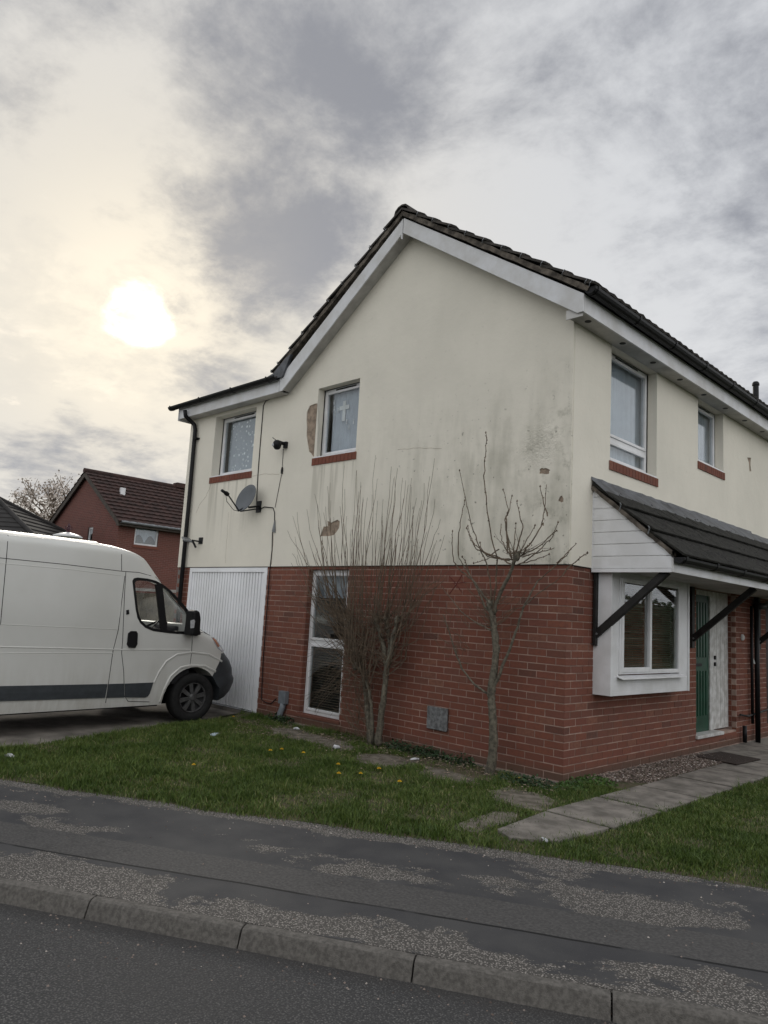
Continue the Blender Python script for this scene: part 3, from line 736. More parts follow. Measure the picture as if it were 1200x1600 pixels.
def gutter(y0, y1, x, z, axis, r=.058, parent=house, clips=.95, cap0=True):
    def Q(a, c, h): return (x + c, a, z + h) if axis == 1 else (a, x + c, z + h)
    m = MB(); n = 9; vs = []; outer = [(-r * math.cos(math.pi * j / (n - 1)), -r * math.sin(math.pi * j / (n - 1)) * 1.05) for j in range(n)]
    inner = [(c * .93, h * .93) for c, h in outer][::-1]; prof = outer + inner; k = len(prof)
    for a in (y0, y1): vs += [Q(a, c, h) for c, h in prof]
    m.add(vs, [(j, (j + 1) % k, k + (j + 1) % k, k + j) for j in range(k)] + [tuple(range(k)), tuple(range(k, 2 * k))[::-1]], 0)
    gt = m.build('gutter', MT['black'], parent, smooth=False)
    a = y0 + .05
    while a < y1:
        c_ = MB(); o2 = [(c * 1.1, h * 1.1) for c, h in outer]; i2 = [(c * 1.0, h * 1.0) for c, h in outer][::-1]; pr = [(-r * 1.1, .012)] + o2 + [(r * 1.1, .012)] + i2; kk = len(pr)
        vs = [Q(a + e, c, h) for e in (0, .035) for c, h in pr]
        c_.add(vs, [(j, (j + 1) % kk, kk + (j + 1) % kk, kk + j) for j in range(kk)] + [tuple(range(kk)), tuple(range(kk, 2 * kk))[::-1]], 0)
        c_.build('bracket', MT['black'], gt); a += clips
    e = MB(); pr = outer; e.add([Q(y0 - .004, c, h) for c, h in pr] + [Q(y0 + .004, c, h) for c, h in pr], [tuple(range(n)), tuple(range(n, 2 * n))] + [(j, j + 1, n + j + 1, n + j) for j in range(n - 1)] + [(n - 1, 0, n, 2 * n - 1)], 0); e.build('end_cap', MT['black'], gt)
    return gt
gutter(-.21, DEP, .31, 4.975, 1, .066)
gutter(-7.98, -4.86, -.27, 5.0, 0)
MB().prism([(-5.25, 4.98), (-4.78, 4.98), (-4.60, 5.30), (-4.72, 5.26), (-5.0, 5.08), (-5.25, 5.03)], 1, -.24, -.19).build('valley_flashing', MT['lead'], house)
# roof slopes (seen only at their edges)
E0 = .30
roof = MB()
for sgn, xe in ((1, E0), (-1, -5.3)):
    roof.prism([(RIDX, RIDZ), (xe, RIDZ - abs(xe - RIDX) * PIT), (xe, RIDZ - abs(xe - RIDX) * PIT + .02), (RIDX, RIDZ + .02)], 1, .12, DEP + .2)
rfo = roof.build('roof', MT['tile'], house)
wr = MB(); wr.prism([(-.25, 4.99), (3.4, 6.35), (7.2, 4.95), (7.2, 4.97), (3.4, 6.38), (-.25, 5.01)], 0, -7.78, -4.9); wr.build('roof', MT['tile'], house)
def tile_course(m, sgn, s0, s1, y0, y1, wig=0):
    """one tile between slope distances s0 (upper) and s1 (lower), proud at its tail"""
    c, s_ = math.cos(R(33.7)), math.sin(R(33.7)); n = 5; vs = []
    for (sd, lift) in ((s0, .012), (s1, .046)):
        for i in range(n):
            y = y0 + (y1 - y0) * i / (n - 1); h = .012 * math.sin(math.pi * 2 * i / (n - 1)) ** 2 + random.uniform(-.003, .004)
            for t in (0, .026):
                x = RIDX + sgn * (sd * c + (lift + h + t) * s_); z = RIDZ - sd * s_ + (lift + h + t) * c; vs.append((x, y, z))
    A = lambda r, i, t: r * 2 * n + i * 2 + t
    fs = []
    for i in range(n - 1):
        fs += [(A(0, i, 1), A(0, i + 1, 1), A(1, i + 1, 1), A(1, i, 1)), (A(0, i, 0), A(1, i, 0), A(1, i + 1, 0), A(0, i + 1, 0)), (A(1, i, 0), A(1, i, 1), A(1, i + 1, 1), A(1, i + 1, 0)), (A(0, i, 0), A(0, i + 1, 0), A(0, i + 1, 1), A(0, i, 1))]
    fs += [(A(0, 0, 0), A(0, 0, 1), A(1, 0, 1), A(1, 0, 0)), (A(0, n - 1, 0), A(1, n - 1, 0), A(1, n - 1, 1), A(0, n - 1, 1))]
    m.add(vs, fs)
rest = MB()
for sgn, SL in ((1, 3.34), (-1, 3.13)):
    g_ = .325; k = 0; sd = -.02
    while sd < SL - .05:
        e = min(sd + g_ + .05, SL); col = 0
        y = -.245
        m = MB(); tile_course(m, sgn, sd, e, y + random.uniform(-.012, .012), y + .33); m.build('roof_tile', MT['tile'], rfo)
        c, s_ = math.cos(R(33.7)), math.sin(R(33.7))
        x = RIDX + sgn * (e * c); z = RIDZ - e * s_
        cl = MB(); cl.tube([(x - sgn * .02, -.25, z + .02), (x - sgn * .005, -.262, z + .045), (x + sgn * .012, -.255, z + .072), (x + sgn * .0, -.22, z + .08)], .005, 5); cl.build('tile_clip', MT['alu'], rfo)
        y += .335
        while y < DEP: tile_course(rest, sgn, sd, e, y, y + .33); y += .335
        sd += g_
tag(rest.build('tile_courses', MT['tile'], rfo, fix=False), kind='stuff')
for sgn, SL in ((1, 3.30), (-1, 3.08)):
    c, s_ = math.cos(R(33.7)), math.sin(R(33.7)); m = MB(); n = 26; vs = []
    for i in range(n + 1):
        d = SL * i / n
        for t in (-.045, .012):
            j = random.uniform(-.006, .006)
            for y in (-.228 + random.uniform(-.006, .006), -.10): vs.append((RIDX + sgn * (d * c + (t + j) * s_), y, RIDZ - d * s_ + (t + j) * c))
    fs = []
    for i in range(n):
        o = 4 * i; fs += [(o, o + 4, o + 6, o + 2), (o + 1, o + 3, o + 7, o + 5), (o, o + 1, o + 5, o + 4), (o + 2, o + 6, o + 7, o + 3)]
    m.add(vs, fs, 0); m.build('undercloak', MT['undercloak'], rfo)
for i in range(30):
    y = -.25 + i * .43; m = MB(); vs = []
    for yy in (y, y + .425):
        for j in range(7):
            a = math.pi * j / 6
            for r in (.13, .105): vs.append((RIDX + r * math.cos(a) * 1.05, yy, RIDZ - .02 + r * math.sin(a) * .85))
    fs = [(2 * j, 2 * j + 2, 14 + 2 * j + 2, 14 + 2 * j) for j in range(6)] + [(2 * j, 2 * j + 1, 2 * j + 3, 2 * j + 2) for j in range(6)] + [(2 * j + 1, 14 + 2 * j + 1, 14 + 2 * j + 3, 2 * j + 3) for j in range(6)]
    m.add(vs, fs, 0); m.build('ridge_tile', MT['tile'], rfo)
fl = MB().tube([(-1.5, 10.37, 5.9), (-1.5, 10.37, 7.1)], .062, 14).lathe([(.001, .09), (.05, .075), (.075, .04), (.078, -.01), (.06, -.02)], (-1.5, 10.37, 7.1), (0, 0, 1), 16)
fl.build('flue_pipe', MT['black'], rfo)

# garage door ------------------------------------------------------------------
m = MB(); ring(m, 1, -.004, .07, GAR[0] + .005, GAR[1] - .003, -.0, GAR[3] + .018, .07, .001); gd = m.build('garage_door', MT['garage'], house, bevel=.004)
gd['label'] = 'white ribbed up-and-over garage door behind the van'
m = MB(); a0, a1 = GAR[0] + .08, GAR[1] - .078; n = 27; st = (a1 - a0) / n; vs = []; xs = []
for i in range(n):
    for q_, d in ((0, .050), (.04, .016), (.74, .016), (.78, .050)): xs.append((a0 + st * (i + q_), d))
xs.append((a1, .05))
for x, d in xs: vs += [(x, d, .015), (x, d, GAR[3] - .055)]
m.add(vs, [(2 * i, 2 * i + 2, 2 * i + 3, 2 * i + 1) for i in range(len(xs) - 1)], 0); m.build('ribbed_panel', MT['garage'], gd, fix=False)
MB().box(GAR[0], GAR[1], .03, .2, -.06, .0).build('threshold', MT['concrete'], gd)
MB().box(GAR[0] + .02, GAR[1] - .02, .10, .12, 0, 2.1).build('backing', MT['darkroom'], gd)

# bay window ----------------------------------------------------------------
BY0, BY1, BX, BZ0, BZ1 = .55, 2.52, .205, .825, 2.14
m = MB(); m.box(-.02, BX, BY0, BY0 + .05, BZ0, BZ1).box(-.02, BX, BY1 - .05, BY1, BZ0, BZ1).box(-.02, BX, BY0 + .05, BY1 - .05, BZ0, BZ0 + .04)
m.box(BX - .03, BX, BY0 + .05, BY1 - .05, BZ0 + .04, 1.03).box(BX - .03, BX, BY0 + .05, .72, 1.03, BZ1).box(BX - .03, BX, 2.25, BY1 - .05, 1.03, BZ1).box(BX - .03, BX, .72, 2.25, 2.085, BZ1)
bay = m.build('bay_window', MT['upvc'], house, bevel=.003); bay['label'] = 'white boxed bay window with closed blinds beside the door'
MB().box(BX - .004, BX + .012, BY1 - .035, BY1 + .003, BZ0, BZ1).build('corner_trim', MT['upvc'], bay)
m = MB(); ring(m, 0, -(BX + .012), -(BX - .05), .72, 2.25, 1.045, 2.085, .045); m.box(BX - .05, BX + .012, 1.42, 1.47, 1.09, 2.04); m.build('frame', MT['upvc'], bay, bevel=.006)
m = MB(); ring(m, 0, -(BX + .024), -(BX - .02), .745, 1.46, 1.065, 2.07, .05); m.build('sash', MT['upvc'], bay, bevel=.006)
for a, b_ in ((.785, 1.42), (1.46, 2.21)): MB().box(BX - .012, BX - .006, a, b_, 1.08, 2.05).build('pane', MT['glass'], bay)
MB().prism([(BX - .01, 1.035), (BX + .075, 1.008), (BX + .075, .995), (BX - .01, 1.02)], 1, .68, 2.30).build('sill', MT['upvc'], bay, bevel=.003)
m = MB()
for i in range(37):
    z = 1.09 + i * .026
    for a, b_ in ((.79, 1.40), (1.48, 2.20)):
        m.add([(BX - .075, a, z), (BX - .075, b_, z), (BX - .052, b_, z + .013), (BX - .052, a, z + .013)], [(0, 1, 2, 3)])
m.build('venetian_blind', MT['blind'], bay, fix=False)
MB().box(-.02, -.01, BY0, BY1, .8, 2.15).build('backing', MT['darkroom'], bay)

# porch canopy -----------------------------------------------------------------
CY0, CY1, CX, CZ = .46, 9.4, .90, 2.112
m = MB().box(.0, CX - .02, CY0 + .03, CY1, CZ + .012, CZ + .03)
can = m.build('porch_canopy', MT['soffit'], house); can['label'] = 'tiled lean-to porch canopy with white boarded end and black braces'
MB().box(CX - .02, CX, CY0, CY1, CZ - .01, CZ + .135).build('fascia', MT['fascia'], can, bevel=.003)
zw = 3.02; sl = (zw - 2.27) / CX
nb = 7; bh = .128
for i in range(nb):
    z0 = CZ + .03 + i * bh; z1 = min(z0 + bh - .006, zw - .03)
    xa = min(CX - .02, (zw - z0) / sl); xb = min(CX - .02, (zw - z1) / sl)
    if xb < .02: xb = .02
    MB().prism([(.02, z0), (xa, z0), (xb, z1), (.02, z1)], 1, CY0, CY0 + .03).build('cladding_board', MT['upvc'], can, bevel=.003)
MB().prism([(.02, CZ), (CX - .02, CZ), (CX - .02, CZ + .1), (.02, zw - .04)], 1, CY0 + .008, CY0 + .03).build('board_backing', MT['oldwhite'], can)
MB().box(.016, CX - .018, CY0 - .008, CY0 + .03, CZ - .012, CZ + .026).box(.012, .028, CY0 - .006, CY0 + .02, CZ + .026, zw - .06).build('edge_trim', MT['upvc'], can)
m = MB(); cth = math.atan(sl); n = 22; vs = []
for i in range(n + 1):
    x = .0 + CX * i / n; z = zw - sl * x
    for t in (-.012, .04):
        for y in (CY0 - .035 + random.uniform(-.008, .008), CY0 + .06): vs.append((x, y, z + t + random.uniform(-.006, .006)))
fs = []
for i in range(n): o = 4 * i; fs += [(o, o + 4, o + 6, o + 2), (o + 1, o + 3, o + 7, o + 5), (o, o + 1, o + 5, o + 4), (o + 2, o + 6, o + 7, o + 3)]
m.add(vs, fs, 0); m.build('verge_mortar', MT['undercloak'], can)
tw = .30; lens = math.hypot(CX + .05, zw - 2.27); rows = 3
for k in range(rows):
    s0 = lens * (k / rows) * 1.0 - .0; s1 = lens * ((k + 1) / rows) + .06
    y = CY0 - .04; j = 0
    while y < CY1 - .1:
        c, s_ = math.cos(cth), math.sin(cth); m = MB(); vs = []
        for sd, lift in ((s0, .03), (s1, .065)):
            for yy in (y + .002, y + tw - .002):
                dz = random.uniform(-.004, .004)
                for t in (0, .024): vs.append((sd * c + (lift + t) * s_, yy, zw - sd * s_ + (lift + t + dz) * c))
        m.add(vs, [(1, 3, 7, 5), (0, 4, 6, 2), (4, 5, 7, 6), (0, 2, 3, 1), (0, 1, 5, 4), (2, 6, 7, 3)], None)
        m.build('roof_tile', MT['ctile'], can, bevel=.004); y += tw
for k in (1, 2):
    sd = lens * k / rows + .05; c, s_ = math.cos(cth), math.sin(cth)
    MB().tube([(sd * c, CY0 - .05, zw - sd * s_ + .01), (sd * c + .02, CY0 - .055, zw - sd * s_ + .07), (sd * c - .02, CY0 - .02, zw - sd * s_ + .11), (sd * c - .02, CY0 + .03, zw - sd * s_ + .115)], .007, 5).build('tile_clip', MT['alu'], can)
# moss cushions on the canopy
m = MB()
for i in range(420):
    sd = lens * (random.random() ** .7); y = random.uniform(CY0 + .1, 6.5); c, s_ = math.cos(cth), math.sin(cth); r = random.uniform(.006, .02)
    fr = (sd * rows / lens) % 1; p = Vector((sd * c + (.055 + .03 * fr) * s_, y, zw - sd * s_ + (.057 + .03 * fr) * c))
    k = 6; a = random.random() * 6; vs = [p + Vector((0, 0, r * .8))] + [p + Vector((r * 1.4 * math.cos(a + 6.28 * q_ / k) * random.uniform(.6, 1.2), r * 2 * math.sin(a + 6.28 * q_ / k) * random.uniform(.6, 1.2), -r * .5 - r * 1.1 * math.cos(a + 6.28 * q_ / k) * sl)) for q_ in range(k)]
    m.add(vs, [(0, 1 + q_, 1 + (q_ + 1) % k) for q_ in range(k)])
tag(m.build('moss', MT['darkroof'], can, fix=False), kind='stuff')
def flashing(y0, y1, top, apron):
    m = MB(); n = max(2, int((y1 - y0) / .12)); vs = []
    for i in range(n + 1):
        y = y0 + (y1 - y0) * i / n; j = lambda: random.uniform(-.006, .006)
        for p in ((.018, top + j()), (.024, zw + .08 + j()), (.05, zw + .055 + j()), (apron, zw - sl * apron + .085 + j())): vs.append((p[0], y, p[1]))
    m.add(vs, [(4 * i + k, 4 * i + 4 + k, 4 * i + 5 + k, 4 * i + 1 + k) for i in range(n) for k in range(3)], 0); return m.build('flashing', MT['lead'], can, fix=False)
flashing(CY0 - .05, 2.35, 3.13, .27); flashing(2.30, 4.0, 3.135, .275); flashing(3.96, 5.35, 3.13, .27); flashing(5.3, CY1, 3.07, .26)
gutter(CY0 - .02, CY1, CX + .062, 2.245, 1, .055, can, .8)
# braces and wall posts
for i, y in enumerate((.50, 3.02, 5.55)):
    yw = .085
    MB().box(.016 if i != 1 else .002, .05, y, y + yw, 1.33, CZ + .01).build('wall_post', MT['blackwood'], can, bevel=.004)
    m = MB(); a = Vector((.03, 0, 1.44)); b_ = Vector((.80, 0, 2.115)); d = (b_ - a).normalized(); nn = Vector((-d.z, 0, d.x)) * .037
    m.prism([(p.x, p.z) for p in (a - nn, b_ - nn, b_ + nn, a + nn)], 1, y + .012, y + yw - .012); m.build('brace', MT['blackwood'], can, bevel=.004)
    MB().lathe([(.001, .012), (.012, .01), (.012, 0)], (.06, y + .01, 1.455), (0, -1, 0), 8).build('bolt', MT['alu'], can)

# front entrance ------------------------------------------------------------------
m = MB().box(-.16, -.1, DOOR[0], DOOR[0] + .05, .21, 2.12).box(-.16, -.098, 4.0, 4.12, .21, 2.12).box(-.16, -.1, DOOR[0] + .05, 4.0, 2.05, 2.12)
df = m.build('door_frame', MT['oldwhite'], house, bevel=.004)
m = MB().box(-.15, -.118, DOOR[0] + .05, 4.0, .21, 2.05); dr = m.build('front_door', MT['green'], house); dr['label'] = 'green panelled front door'
for z0, z1 in ((.42, 1.02), (1.2, 1.95)):
    for i in range(6):
        a = DOOR[0] + .12 + i * .098; MB().box(-.119, -.105, a, a + .06, z0, z1).build('panel', MT['green'], dr, bevel=.006)
MB().box(-.119, -.108, 3.52, 3.74, 1.08, 1.12).build('letter_plate', MT['black'], dr, bevel=.004)
m = MB().box(-.15, -.108, 4.122, DOOR[1] - .002, .215, 2.12); wp = m.build('side_panel', MT['oldwhite'], house, bevel=.003)
wp['label'] = 'peeling white timber panel beside the green door'
for a in (4.26, 4.40, 4.55): MB().box(-.109, -.106, a, a + .004, .24, 2.1).build('board_joint', MT['stone'], wp)
for z in (1.08, 1.17): MB().box(-.108, -.085, 4.155, 4.195, z, z + .055).build('lock', MT['black'], wp, bevel=.006)
MB().box(-.16, .03, DOOR[0] - .02, 4.16, .165, .208).build('threshold', MT['oldwhite'], df, bevel=.006)
MB().box(-.2, .0, DOOR[0], DOOR[1], .1, .164).build('step', MT['brick'], df, bevel=.004)
MB().box(-.26, -.165, DOOR[0] - .1, DOOR[1] + .1, 0, 2.2).build('backing', MT['darkroom'], df)
MB().lathe([(.001, .03), (.03, .028), (.045, .015), (.05, 0)], (.005, 4.95, 1.50), (1, 0, 0), 16).build('door_bell', MT['oldwhite'], house)
MB().tube([(.02, 5.28, 1.62), (.035, 5.29, 1.4), (.03, 5.27, 1.25), (.05, 5.31, 1.12)], [.008, .012, .012, .02], 6).build('dangling_strip', MT['oldwhite'], house)
dp = MB().tube([(.07, 5.38, -.03), (.07, 5.38, 2.11)], .036, 12); dpo = dp.build('downpipe', MT['black'], house, smooth=True)
MB().tube([(.07, 5.38, 1.98), (.07, 5.72, 2.0)], .05, 12).build('branch', MT['black'], dpo, smooth=True)
MB().tube([(.05, 5.22, .25), (.05, 5.22, 1.98)], .022, 10).build('waste_pipe', MT['black'], dpo, smooth=True)
MB().tube([(.04, 4.74, .40), (.06, 5.0, .37), (.04, 5.35, .38), (.04, 6.2, .44)], .014, 8).build('hose', MT['blackwood'], dpo, smooth=True)
MB().tube([(.06, 4.86, .01), (.06, 4.86, .24)], .03, 10).build('stub_pipe', MT['black'], dpo, smooth=True)
MB().box(-.05, .002, 6.02, 6.9, .2, 2.1).build('side_door', MT['blackwood'], house)

# left downpipe
pts = [ony(289, 641, -.27), ony(290, 650, -.25), ony(297, 657, -.14), ony(304, 664, -.075), ony(305, 672, -.07)]
xb_ = pts[-1].x
pts += [Vector((xb_ + .02, -.07, 3.2)), Vector((xb_ + .02, -.07, -.04))]
dl = MB().tube(pts, .036, 12).build('downpipe', MT['black'], house, smooth=True)
for z in (4.4, 2.6, .9): MB().lathe([(.046, -.02), (.046, .02), (.038, .02)], (xb_ + .02, -.07, z), (0, 0, 1), 12).box(xb_ - .05, xb_ + .09, -.05, -.012, z - .015, z + .015).build('pipe_clip', MT['black'], dl)
# vent plate and hairline cracks in the render
v_ = MB(); a = VENT; v_.prism([(a[0], a[2]), (a[1] - .006, a[2] - .002), (a[1], a[2] + .01), (a[1], a[3]), (a[0], a[3])], 1, -.035, -.012); vo = v_.build('wall_plate', MT['vent'], house, bevel=.006)
MB().box(a[0] + .02, a[1] - .01, -.013, .005, a[2] + .02, a[3] - .01).build('collar', MT['black'], vo)
for a_, b_ in (((702, 900), (722, 926)), ((722, 898), (702, 928)), ((707, 912), (728, 909))):
    MB().tube([ony(*a_, -.001), ony((a_[0] + b_[0]) / 2 + 1, (a_[1] + b_[1]) / 2, -.001), ony(*b_, -.001)], .005, 4).build('paint_mark', MT['redpaint'], bw)
def crack(pxs, r=.0022):
    pts = [ony(x, y, -.0155) for x, y in pxs]; out = []
    for p, q_ in zip(pts[:-1], pts[1:]):
        k = max(2, int((q_ - p).length / .05))
        for i in range(k): out.append(p.lerp(q_, i / k) + Vector((random.uniform(-.006, .006), 0, random.uniform(-.006, .006))))
    MB().tube(out + [pts[-1]], r, 4).build('crack', MT['scratch'], rw)
crack([(330, 757), (322, 775), (312, 788), (306, 802)]); crack([(394, 744), (410, 741), (436, 741)]); crack([(428, 822), (427, 845), (424, 882)])
crack([(622, 702), (660, 700), (690, 701)], .002); crack([(352, 880), (354, 850), (357, 800)], .0016)

# ------------------------------------------------------------------ things fixed to the house
def tubepx(pxs, y, r, n=5):
    return [ony(px, py, y) for px, py in pxs]
dc = ony(384, 778, -.24)
sat = empty('satellite_dish', dc); tag(sat, 'grey satellite dish on the cream wall below the left upper window', 'satellite dish')
nrm = Vector((.08, -.93, .34)).normalized(); ax = Vector((1, 0, 0)); ax = (ax - nrm * ax.dot(nrm)).normalized(); ay = nrm.cross(ax); ay = -ay if ay.z < 0 else ay
m = MB(); n = 32; vs = [dc - nrm * .05]; fs = []
for k in range(1, 6):
    rr = k / 5
    for j in range(n):
        q_ = 2 * math.pi * j / n; vs.append(dc + ax * (.205 * rr * math.cos(q_)) + ay * (.235 * rr * math.sin(q_)) - nrm * (.05 * (1 - rr * rr)))
for j in range(n): fs.append((0, 1 + j, 1 + (j + 1) % n))
for k in range(4):
    for j in range(n): fs.append((1 + k * n + j, 1 + (k + 1) * n + j, 1 + (k + 1) * n + (j + 1) % n, 1 + k * n + (j + 1) % n))
m.add(vs, fs, 0); d_ = m.build('dish', MT['dish'], sat, smooth=True); so = d_.modifiers.new('solid', 'SOLIDIFY'); so.thickness = .006
bot = dc - ay * .235; lnb = dc + nrm * .36 - ay * .12
MB().tube([dc - ay * .16 - nrm * .03, bot + nrm * .03, lnb - nrm * .04], .011, 8).build('arm', MT['black'], sat, smooth=True)
MB().lathe([(.001, .05), (.03, .045), (.034, 0), (.022, -.03), (.022, -.09), (.001, -.09)], lnb, -nrm, 14).build('receiver', MT['black'], sat, smooth=True)
MB().tube([lnb + Vector((0, 0, -.03)), lnb + Vector((.01, .02, -.12)), bot + nrm * .12 - ay * .04, bot + nrm * .02 - ay * .01], .005, 5).build('cable', MT['black'], sat, smooth=True)
MB().tube([dc - nrm * .05 - ay * .05, dc - nrm * .12 - ay * .1, Vector((dc.x + .05, -.02, dc.z - .1))], .016, 8).tube([bot, Vector((dc.x + .06, -.03, dc.z - .14))], .010, 6).box(dc.x - .01, dc.x + .11, -.028, -.016, dc.z - .2, dc.z - .02).build('bracket', MT['black'], sat)

cc = ony(441, 694, -.10)
cctv = empty('security_camera', (cc.x, -.016, cc.z)); tag(cctv, 'small black security camera with aerial beside the long wall cable', 'security camera')
MB().box(cc.x - .035, cc.x + .035, -.06, -.016, cc.z - .05, cc.z + .05).build('wall_mount', MT['black'], cctv, bevel=.01)
b0 = ony(433, 695, -.16)
MB().tube([(cc.x, -.05, cc.z + .01), (b0.x, b0.y, b0.z + .05)], .028, 8).build('neck', MT['black'], cctv, smooth=True)
MB().lathe([(.001, .075), (.04, .065), (.062, .03), (.065, -.01), (.05, -.05), (.03, -.07), (.001, -.075)], b0, (.1, -.2, 1), 16).build('head', MT['black'], cctv, smooth=True)
MB().lathe([(.001, .012), (.02, .01), (.026, 0)], b0 + Vector((-.02, -.06, -.01)), (-.25, -1, -.2), 12).build('lens', MT['clearlens'], cctv)
MB().tube([b0 + Vector((-.01, 0, .06)), b0 + Vector((-.10, -.02, .12))], .006, 6).build('aerial', MT['black'], cctv)

def cable(name, pxs, y, r, label, mat='black'):
    pts = [ony(px, py, y) for px, py in pxs]; base = pts[-1]
    o = MB().tube(pts, r, 5).build(name, MT[mat], None, base, smooth=True); tag(o, label, 'cable'); return o
cable('cable', [(453, 598), (447, 611), (430, 620), (415, 626.5), (411.5, 634), (407.5, 683), (403, 741), (401, 780), (401, 788), (405, 797), (413, 792), (426.7, 793.5), (429, 801), (429, 812), (428, 824), (425.5, 833), (425, 860), (422, 886), (416.7, 956), (411.5, 1026), (408.2, 1093), (416, 1098), (424, 1099), (431, 1092)], -.022, .0075, 'thick black cable running from the eaves past the dish down to the ground')
cable('cable', [(442.8, 701), (441.4, 722), (440.5, 738), (437.3, 754), (432.5, 779), (429.7, 793)], -.022, .004, 'thin lead hanging from the security camera')
pg = ony(440.5, 735, -.03); tag(MB().tube([pg + Vector((0, 0, .05)), pg, pg - Vector((0, 0, .05))], [.01, .018, .014], 8).build('cable_plug', MT['black'], None, pg), 'black plug joint in the thin camera lead', 'plug')
pg = ony(428, 822, -.03); tag(MB().prism([(pg.x - .03, pg.z - .08), (pg.x + .04, pg.z - .1), (pg.x + .01, pg.z + .09)], 1, -.04, -.016).build('cable_clip', MT['alu'], None, pg), 'small pointed grey cable clip on the wall below the dish', 'clip')

fc = ony(292, 843, -.20)
fld = empty('floodlight', (fc.x, -.1, fc.z)); tag(fld, 'small grey floodlight fixed at the left downpipe', 'floodlight')
m = MB(); d1 = Vector((.9, -.25, -.32)).normalized(); d2 = Vector((.2, .9, -.1)).normalized(); d3 = d1.cross(d2)
vs = [fc + d1 * a + d2 * b_ + d3 * c_ for a in (-.1, .1) for b_ in (-.07, .07) for c_ in (-.015, .015)]
m.add(vs, [(0, 1, 3, 2), (4, 6, 7, 5), (0, 4, 5, 1), (2, 3, 7, 6), (0, 2, 6, 4), (1, 5, 7, 3)], 0); m.build('lamp_head', MT['alu'], fld, bevel=.006)
MB().tube([fc + Vector((.09, .04, -.01)), fc + Vector((.14, .17, -.02))], .014, 6).tube([fc + Vector((.1, .05, -.02)), fc + Vector((.14, .1, -.13))], .018, 6).box(fc.x + .09, fc.x + .2, -.03, -.012, fc.z - .06, fc.z + .05).build('bracket', MT['black'], fld)

cb = ony(442, 1090, -.05)
cn = empty('meter_conduit', (cb.x, -.05, -.02)); tag(cn, 'grey junction box with curved conduit on brick between garage and tall window', 'conduit')
MB().box(cb.x - .075, cb.x + .075, -.075, -.004, .215, .39).build('box', MT['conduit'], cn, bevel=.006)
MB().tube([(cb.x + .01, -.045, .22), (cb.x + .0, -.05, .15), (cb.x - .03, -.06, .08), (cb.x - .03, -.06, -.05)], .042, 12).build('pipe', MT['conduit'], cn, smooth=True)

# ------------------------------------------------------------------ van
VH = R(4.5); VL = EYE + (onz(296, 1129, 0) - EYE) * ((EYE.z + .06) / EYE.z) - Vector((math.cos(VH), math.sin(VH), 0)) * .95
hd = Vector((-math.sin(VH), math.cos(VH), 0)); rt = Vector((math.cos(VH), math.sin(VH), 0))
van = bpy.data.objects.new('panel_van', None); COL.objects.link(van); van.location = VL; van.rotation_euler.z = VH; ORG[van.name] = Vector()
tag(van, 'white high-roofed panel van with dark side strip, nose to the garage door', 'van')
VI = (Matrix.Translation(VL) @ Matrix.Rotation(VH, 4, 'Z')).inverted()
def sz(px, py, t=0.0):
    o = VI @ EYE; d = VI.to_3x3() @ ray(px, py); k = (t - o.x) / d.x; p = o + d * k; return p.y, p.z
WV = .96
def wid(z): return WV - .10 * max(0, (z - 1.25) / 1.05) ** 1.6 - .03 * max(0, (.55 - z) / .3) ** 2
st_tab = [(.26, .47), (.30, .55), (.38, .62), (.5, .665), (.6, .67), (.7, .655), (.8, .60), (.90, .50), (.96, .47), (1.03, .41), (1.10, .33), (1.16, .22), (1.21, .10), (1.25, .01), (1.30, -.045), (1.4, -.155), (1.55, -.325), (1.73, -.53), (1.9, -.69), (2.05, -.82), (2.15, -.91), (2.22, -1.02), (2.27, -1.14), (2.31, -1.30), (2.335, -1.5), (2.35, -1.8)]
def interp(z):
    for (z0, s0), (z1, s1) in zip(st_tab[:-1], st_tab[1:]):
        if z <= z1: return s0 + (s1 - s0) * max(0, (z - z0) / (z1 - z0))
    return st_tab[-1][1]
def slice_(z):
    n = 22; L = .62 if z < 1.2 else .42; nn = 2.5; W = wid(z)
    if z > 2.18: W -= .22 * ((z - 2.18) / .17) ** 2
    best = max(L * t - .7 * W * (1 - (1 - t ** nn) ** (1 / nn)) for t in [i / 60 for i in range(61)])
    s1 = interp(z) - best
    half = [(W, -4.3), (W * 1.0, -3.6), (W, -3.0), (W, -2.4), (W, -1.8), (W, -1.45)]
    mids = 6
    for i in range(1, mids): half.append((W, -1.45 + (s1 + 1.45) * i / mids)) if s1 > -1.4 else half.append((W, -1.45 + (s1 + 1.45) * i / mids))
    for i in range(n + 1):
        a = math.pi / 2 * i / n; t = math.sin(a) ** (2 / nn); wv = W * math.cos(a) ** (2 / nn); half.append((wv, s1 + L * t))
    return half
zs = [.26, .30, .34, .38, .44, .5, .55, .6, .65, .7, .75, .8, .85, .9, .93, .96, 1.0, 1.03, 1.07, 1.10, 1.13, 1.16, 1.19, 1.21, 1.23, 1.25, 1.28, 1.32, 1.38, 1.45, 1.52, 1.6, 1.68, 1.76, 1.85, 1.93, 2.0, 2.06, 2.11, 2.15, 2.19, 2.22, 2.25, 2.28, 2.305, 2.325, 2.34, 2.35]
zs = [z if z < 2.1 else 2.1 + (z - 2.1) * .80 for z in zs]
mv = MB(); rings = []
for z in zs:
    h = slice_(z if z < 2.1 else 2.1 + (z - 2.1) / .80); full = h + [(-x, s) for x, s in h[::-1][1:]]
    rings.append(len(full)); mv.v += [(x, s, z) for x, s in full]
k = rings[0]
for i in range(len(zs) - 1):
    for j in range(k): mv.f.append((i * k + j, i * k + (j + 1) % k, (i + 1) * k + (j + 1) % k, (i + 1) * k + j))
mv.f.append(tuple(range(k))[::-1]); mv.f.append(tuple(range((len(zs) - 1) * k, len(zs) * k)))
